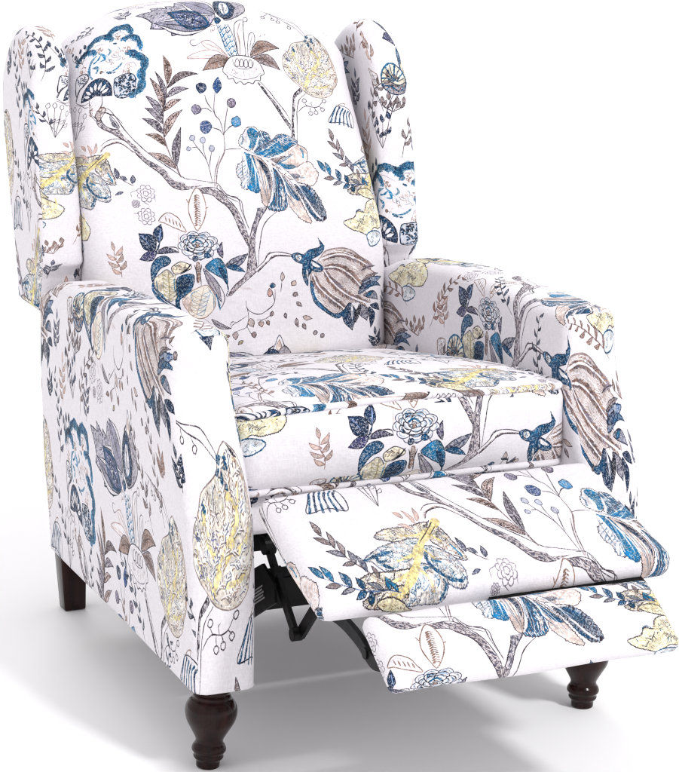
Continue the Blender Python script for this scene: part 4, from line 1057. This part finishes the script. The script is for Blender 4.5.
def shellflower(z):
    th = np.linspace(-0.5, 3.6, 15)
    shape(z, [(46 * math.cos(t), -8 - 50 * math.sin(t)) for t in th], CREAM, DARK, 3.2, .3)
    for k, t in enumerate(np.linspace(0.1, 3.0, 8)):
        stroke(z, [(6 * math.cos(t), 4 - 6 * math.sin(t)), (26 * math.cos(t + .1), -6 - 28 * math.sin(t)), (42 * math.cos(t), -8 - 46 * math.sin(t))], 7 if k % 2 else 3, MIDB if k % 2 else SLATE, (.4, .9), .5)
    stroke(z, [(46 * math.cos(t), -8 - 50 * math.sin(t)) for t in np.linspace(.2, 2.9, 9)], 10, BLUE, (.6, .6), .6)
    shape(z, [(-44, 8), (-20, 2), (8, 14), (34, 4), (46, 14), (30, 38), (0, 46), (-32, 32)], TAUPE, NAVY, 3, .8); stroke(z, [(-44, 10), (-14, 20), (10, 34), (46, 16)], 9, MIDB, (.5, .5), .6)
    scrib(z, [(-36, 16), (30, 16), (24, 36), (-10, 42)], 26, 7, 2.4, [NAVY, DARK, BLUE])
    shape(z, [(-60, -30), (-84, -34), (-104, -22), (-98, 10), (-84, 24), (-66, 8)], WHITE, BROWN, 3, .2); scrib(z, [(-90, -24), (-70, -20), (-74, 8), (-92, 8)], 12, 9, 1.8, [TAUPE, BROWN])
    for P in ([(-10, 44), (-30, 80), (-48, 130)], [(6, 46), (-14, 84), (-30, 132)], [(-78, 18), (-66, 60), (-50, 100)]): stroke(z, P, 2.4, DARK)

def fill_gaps():
    """extra sprays in the open ground, as on the more crowded lengths of the cloth"""
    ink = np.clip(np.abs(cloth - BASE.astype(np.float32)).max(2) * 3, 0, 1)
    f = np.fft.rfft2(ink)
    ky = np.fft.fftfreq(TH)[:, None]; kx = np.fft.rfftfreq(TW)[None, :]
    occ = np.fft.irfft2(f * np.exp(-2 * (np.pi * 30) ** 2 * (kx * kx + ky * ky)), s=(TH, TW))
    r = np.random.default_rng(5); placed = []
    shellflower(local(-0.186, -0.168, 6.0))
    free = lambda u, v: occ[int(v * PPM) % TH, int(u * PPM) % TW]
    nv = 0
    for k in range(6000):
        u, v = r.uniform(0, PU), r.uniform(0, PV); a = math.pi / 2 + r.normal(0, .35); c = r.normal(0, 5); P = [(u, v)]
        for q in range(12):
            a += c * 0.010 + r.normal(0, .06); u += 0.010 * math.cos(a); v += 0.010 * math.sin(a); P.append((u, v))
        o = [free(*p) for p in P]
        if np.mean(o) > 0.13 or max(o) > 0.4 or any(((p[0] - q[0] + PU / 2) % PU - PU / 2) ** 2 + ((p[1] - q[1] + PV / 2) % PV - PV / 2) ** 2 < 0.045 ** 2 for p in P[::3] for q in placed): continue
        placed += P[::2]; nv += 1
        sc = 0.00178 / (6.0 * 0.62)
        zz = Z(0, 0, 1, lambda p: np.stack([p[:, 0], p[:, 1]], 1)); zz.unit = sc * PPM * 3
        ink, fl = [(DARK, NAVY), (DARK, SLATE), (INK, TAUPE), ((96, 70, 64), (130, 104, 96))][nv % 4]
        stroke(zz, P, 2.2, ink)
        for i in range(2, len(P)):
            p, b = np.array(P[i]), np.array(P[i - 1]); t = (p - b) / 0.010; n = np.array((-t[1], t[0]))
            sd = 1 if i % 2 else -1; l = 0.016 * (1.15 - i / len(P) * .5) * r.uniform(.8, 1.2)
            leaf(zz, p, p + (t * .75 + n * sd * .65) * l, l * .34, fl, ink, .15 * sd, 1.5, .5, ink if nv % 2 else None)
        if nv >= 16: break
    placed = placed[::2]
    for k in range(9000):
        u, v = r.uniform(0, PU), r.uniform(0, PV)
        R = 0.030 if len(placed) < 20 else 0.020
        pts = [(u + a, v + b) for a in (-R, 0, R) for b in (0, R, 2 * R)]
        if max(occ[int(q[1] * PPM) % TH, int(q[0] * PPM) % TW] for q in pts) > 0.17: continue
        if any(((u - p[0] + PU / 2) % PU - PU / 2) ** 2 + ((v - p[1] + PV / 2) % PV - PV / 2) ** 2 < (1.75 * R) ** 2 for p in placed): continue
        placed.append((u, v))
        z = local(u, v, 6.0, r.normal(0, .35)); ln = R / 0.03 * 58
        c = [(DARK, SLATE), (DARK, NAVY), ((96, 70, 64), (130, 104, 96)), (INK, TAUPE)][r.integers(4)]
        j = r.integers(4)
        if j == 0: twig(z, 6, c[0], c[1], ln)
        elif j == 1: hang(z, 5, c[0], c[1], ln)
        elif j == 2:
            twig(z, 5, c[0], c[1], ln * .8); hang(local(u + .012, v + .004, 6.0, r.normal(-.6, .2)), 3, c[0], c[1], ln * .7)
        else:
            for q in range(3): leaf(z, (0, 0), ((q - 1) * 22 + r.normal(0, 4), -ln * r.uniform(.6, 1)), 12, c[1], c[0], r.normal(0, .15), 1.5, .5)
            stroke(z, [(0, 0), (4, 20), (-2, 40)], 1.8, c[0])
        if len(placed) > 90: break

print_cloth()
cloth_open = cloth.copy()
fill_gaps()
cloth_full = cloth
# ------------------------------------------------------------------ camera, floor, light
cam = bpy.data.cameras.new('camera')
cam.sensor_fit = 'HORIZONTAL'
cam.sensor_width = 36
cam.lens = 36 * 2050 / 679
cam.clip_end = 500
co = bpy.data.objects.new('camera', cam)
COL.objects.link(co)
co.location = (-1.152, -2.545, 1.139)
co.rotation_euler = (R_(90 - 12.54), 0, R_(-22.52))
scene.camera = co
# ------------------------------------------------------------------ materials
def nodes(name):
    m = bpy.data.materials.new(name)
    m.use_nodes = True
    nt = m.node_tree
    return m, nt, nt.nodes['Principled BSDF']

def cloth_image(name, px):
    im = bpy.data.images.new(name, TW, TH)
    buf = np.ones((TH, TW, 4), np.float32)
    buf[..., :3] = px
    im.pixels.foreach_set(buf.ravel())
    im.pack()
    return im

def fabric_material(name, img):
    m, nt, b = nodes(name)
    N, L = nt.nodes, nt.links
    tex = N.new('ShaderNodeTexImage'); tex.image = img; tex.extension = 'REPEAT'; tex.interpolation = 'Cubic'
    uv = N.new('ShaderNodeUVMap'); uv.uv_map = 'UVMap'
    L.new(uv.outputs[0], tex.inputs[0])
    tc = N.new('ShaderNodeTexCoord')
    # slubs: the yarn thickens and thins along warp and weft
    mp = N.new('ShaderNodeMapping'); mp.inputs['Scale'].default_value = (520, 520, 120)
    L.new(tc.outputs['Object'], mp.inputs[0])
    n1 = N.new('ShaderNodeTexNoise'); n1.inputs['Scale'].default_value = 1.0; n1.inputs['Detail'].default_value = 3
    L.new(mp.outputs[0], n1.inputs['Vector'])
    mp2 = N.new('ShaderNodeMapping'); mp2.inputs['Scale'].default_value = (120, 120, 560)
    L.new(tc.outputs['Object'], mp2.inputs[0])
    n2 = N.new('ShaderNodeTexNoise'); n2.inputs['Scale'].default_value = 1.0; n2.inputs['Detail'].default_value = 3
    L.new(mp2.outputs[0], n2.inputs['Vector'])
    add = N.new('ShaderNodeMath'); add.operation = 'ADD'
    L.new(n1.outputs[0], add.inputs[0]); L.new(n2.outputs[0], add.inputs[1])
    mr = N.new('ShaderNodeMapRange'); mr.inputs[1].default_value = 0.7; mr.inputs[2].default_value = 1.3; mr.inputs[3].default_value = 0.93; mr.inputs[4].default_value = 1.05
    L.new(add.outputs[0], mr.inputs[0])
    mul = N.new('ShaderNodeMix'); mul.data_type = 'RGBA'; mul.blend_type = 'MULTIPLY'; mul.inputs[0].default_value = 1
    L.new(tex.outputs[0], mul.inputs[6]); L.new(mr.outputs[0], mul.inputs[7])
    L.new(mul.outputs[2], b.inputs['Base Color'])
    n3 = N.new('ShaderNodeTexNoise'); n3.inputs['Scale'].default_value = 14; n3.inputs['Detail'].default_value = 2
    L.new(tc.outputs['Object'], n3.inputs['Vector'])
    bp = N.new('ShaderNodeBump'); bp.inputs['Strength'].default_value = 0.30; bp.inputs['Distance'].default_value = 0.0012
    L.new(add.outputs[0], bp.inputs['Height'])
    bp2 = N.new('ShaderNodeBump'); bp2.inputs['Strength'].default_value = 0.8; bp2.inputs['Distance'].default_value = 0.008
    L.new(n3.outputs[0], bp2.inputs['Height']); L.new(bp.outputs[0], bp2.inputs['Normal'])
    L.new(bp2.outputs[0], b.inputs['Normal'])
    b.inputs['Roughness'].default_value = 0.9
    b.inputs['Specular IOR Level'].default_value = 0.15
    b.inputs['Sheen Weight'].default_value = 0.08
    return m
M_FAB = fabric_material('printed_linen', cloth_image('printed_cloth', cloth_open))
M_FAB2 = fabric_material('printed_linen_crowded', cloth_image('printed_cloth_crowded', cloth_full))

def wood_material():
    m, nt, b = nodes('espresso_wood')
    N, L = nt.nodes, nt.links
    tc = N.new('ShaderNodeTexCoord')
    mp = N.new('ShaderNodeMapping'); mp.inputs['Scale'].default_value = (40, 40, 6)
    L.new(tc.outputs['Object'], mp.inputs[0])
    n = N.new('ShaderNodeTexNoise'); n.inputs['Scale'].default_value = 2; n.inputs['Detail'].default_value = 5
    L.new(mp.outputs[0], n.inputs['Vector'])
    cr = N.new('ShaderNodeValToRGB')
    cr.color_ramp.elements[0].color = (0.0080, 0.0024, 0.0026, 1); cr.color_ramp.elements[0].position = 0.3
    cr.color_ramp.elements[1].color = (0.030, 0.0085, 0.0075, 1); cr.color_ramp.elements[1].position = 0.75
    L.new(n.outputs[0], cr.inputs[0]); L.new(cr.outputs[0], b.inputs['Base Color'])
    b.inputs['Roughness'].default_value = 0.18
    b.inputs['Specular IOR Level'].default_value = 0.22
    bp = N.new('ShaderNodeBump'); bp.inputs['Strength'].default_value = 0.08; bp.inputs['Distance'].default_value = 0.001
    L.new(n.outputs[0], bp.inputs['Height']); L.new(bp.outputs[0], b.inputs['Normal'])
    return m
M_WOOD = wood_material()

def metal_material():
    m, nt, b = nodes('black_painted_steel')
    N, L = nt.nodes, nt.links
    tc = N.new('ShaderNodeTexCoord')
    n = N.new('ShaderNodeTexNoise'); n.inputs['Scale'].default_value = 90; n.inputs['Detail'].default_value = 4
    L.new(tc.outputs['Object'], n.inputs['Vector'])
    mr = N.new('ShaderNodeMapRange'); mr.inputs[3].default_value = 0.34; mr.inputs[4].default_value = 0.55
    L.new(n.outputs[0], mr.inputs[0]); L.new(mr.outputs[0], b.inputs['Roughness'])
    b.inputs['Base Color'].default_value = (0.004, 0.004, 0.0045, 1)
    b.inputs['Specular IOR Level'].default_value = 0.14
    return m
M_METAL = metal_material()

def plain(name, col, rough=0.6):
    m, nt, b = nodes(name)
    N, L = nt.nodes, nt.links
    n = N.new('ShaderNodeTexNoise'); n.inputs['Scale'].default_value = 60
    tc = N.new('ShaderNodeTexCoord'); L.new(tc.outputs['Object'], n.inputs['Vector'])
    mr = N.new('ShaderNodeMapRange'); mr.inputs[3].default_value = rough - .05; mr.inputs[4].default_value = rough + .05
    L.new(n.outputs[0], mr.inputs[0]); L.new(mr.outputs[0], b.inputs['Roughness'])
    b.inputs['Base Color'].default_value = (*col, 1)
    return m

# lay the cloth on every panel: (scale u, scale v, offset u, offset v) per side of the unfolded panel
ID = (1, 1, 0, 0)
CUT = {
    'back': {'*': ID},
    'cushion': {'*': (1.03, 1.03, 0.094, 0.114), 'up': (1.0, 1.0, -0.16, 0.10)},
    'frame': {'*': (1.0, 1.0, 0.10, 0.30)},
    'foot': {'*': (1.0, 1.6, 0.169, -0.108)},
    'flap': {'*': (1.0, 1.0, -0.053, 0.023)},
    'arm_l': {'*': (1.227, 1.35, 0.092, -0.365), 'right': (0.86, 1.68, 0.288, -0.358)},
    'arm_r': {'*': (1.40, 1.10, 0.223, 0.305), 'right': (0.62, 1.40, 0.316, 0.342)},
    'wing_l': {'*': (1.0, 1.0, 0.275, -0.04), 'left': (1.2, 1.3, 0.21, -0.234)},
    'wing_r': {'*': (1.2, 1.5, 0.229, -0.4845)},
    'rear': {'*': ID}, 'base': {'*': ID},
}
DIMS = {}
def lay(sheet):
    o, bounds = FAB[sheet]
    u0, v0, u1, v1 = bounds
    # recover half sizes of the unfolded box
    w, t, d = DIMS[sheet]
    uvl = o.data.uv_layers[0]
    cut = CUT[sheet]
    for p in o.data.polygons:
        cu = sum(uvl.data[i].uv[0] for i in p.loop_indices) / p.loop_total * (u1 - u0) + u0
        cv = sum(uvl.data[i].uv[1] for i in p.loop_indices) / p.loop_total * (v1 - v0) + v0
        key = 'left' if cu < -w else 'right' if cu > w else 'down' if cv < -t else 'main' if cv < t else 'up' if cv < t + 2 * d else 'back'
        su, sv, ou, ov = cut.get(key, cut['*'])
        for i in p.loop_indices:
            a = uvl.data[i].uv
            u = a[0] * (u1 - u0) + u0; v = a[1] * (v1 - v0) + v0
            uvl.data[i].uv = ((u - ou) / su / PU, (v - ov) / sv / PV)
for k, (o, b) in FAB.items():
    u0, v0, u1, v1 = b
    # bounds = (-w-D, -t-D, w+D, 3t+D) with D the full depth
    D2 = (v1 + 3 * v0) / -2.0           # 3t+D - 3t-3D = -2D
    t = -v0 - D2; w = u1 - D2
    DIMS[k] = (w, t, D2 / 2)
    lay(k)
    o.data.materials.append(M_FAB if k in ('back', 'foot', 'flap') else M_FAB2)
    if k == 'arm_l':
        o.data.materials.append(M_FAB)
        for p in o.data.polygons:
            if p.normal.y < -0.72: p.material_index = 1
    if k == 'cushion':
        o.data.materials.append(M_FAB)
        for p in o.data.polygons:
            if p.center.z < 0.492 and p.normal.z < 0.5: p.material_index = 1
for o in cushion.children:
    me = o.data
    me.materials.append(M_FAB)
    l = me.uv_layers.new(name='UVMap')
    for p in me.polygons:
        for i in p.loop_indices:
            c = me.vertices[me.loops[i].vertex_index].co
            l.data[i].uv = ((c.x + c.y) / PU, (-0.30 + c.z) / PV)
for o in legs:
    o.data.materials.append(M_WOOD)
for o in metal:
    o.data.materials.append(M_METAL)
sticker.data.materials.append(plain('sticker_paper', (0.55, 0.55, 0.58), 0.5))

# ------------------------------------------------------------------ floor and light
bm = bmesh.new()
bmesh.ops.create_grid(bm, x_segments=4, y_segments=4, size=60)
fm, nt, b = nodes('white_studio_floor')
n = nt.nodes.new('ShaderNodeTexNoise'); n.inputs['Scale'].default_value = 3
mr = nt.nodes.new('ShaderNodeMapRange'); mr.inputs[3].default_value = 0.55; mr.inputs[4].default_value = 0.62
nt.links.new(n.outputs[0], mr.inputs[0]); nt.links.new(mr.outputs[0], b.inputs['Roughness'])
b.inputs['Base Color'].default_value = (0.97, 0.97, 0.97, 1)
b.inputs['Specular IOR Level'].default_value = 0.0
floor = finish(bm, 'floor', None, fm, False)
floor['kind'] = 'structure'

w = bpy.data.worlds.new('World'); scene.world = w; w.use_nodes = True
bg = w.node_tree.nodes['Background']
bg.inputs[0].default_value = (1.0, 0.985, 1.0, 1)
bg.inputs[1].default_value = 0.80
def area(name, loc, target, size, power, col=(1, 1, 1)):
    L = bpy.data.lights.new(name, 'AREA'); L.shape = 'RECTANGLE'; L.size, L.size_y = size; L.energy = power; L.color = col
    o = bpy.data.objects.new(name, L); COL.objects.link(o); o.location = loc
    o.rotation_euler = (Vector(target) - Vector(loc)).to_track_quat('-Z', 'Y').to_euler()
    return o
area('key_softbox', (5.2, -17.0, 19.0), (0, 0.1, 0.3), (2.8, 2.8), 3100)
area('far_floor_fill', (2.0, 17.0, 12.0), (2.0, 17.0, 0), (8, 8), 1700)  # added lamp, out of view, that brightens the far floor to white
scene.view_settings.view_transform = 'Standard'
scene.view_settings.look = 'None'
scene.view_settings.exposure = 0.15
scene.view_settings.gamma = 1
scene.cycles.filter_width = 1.2
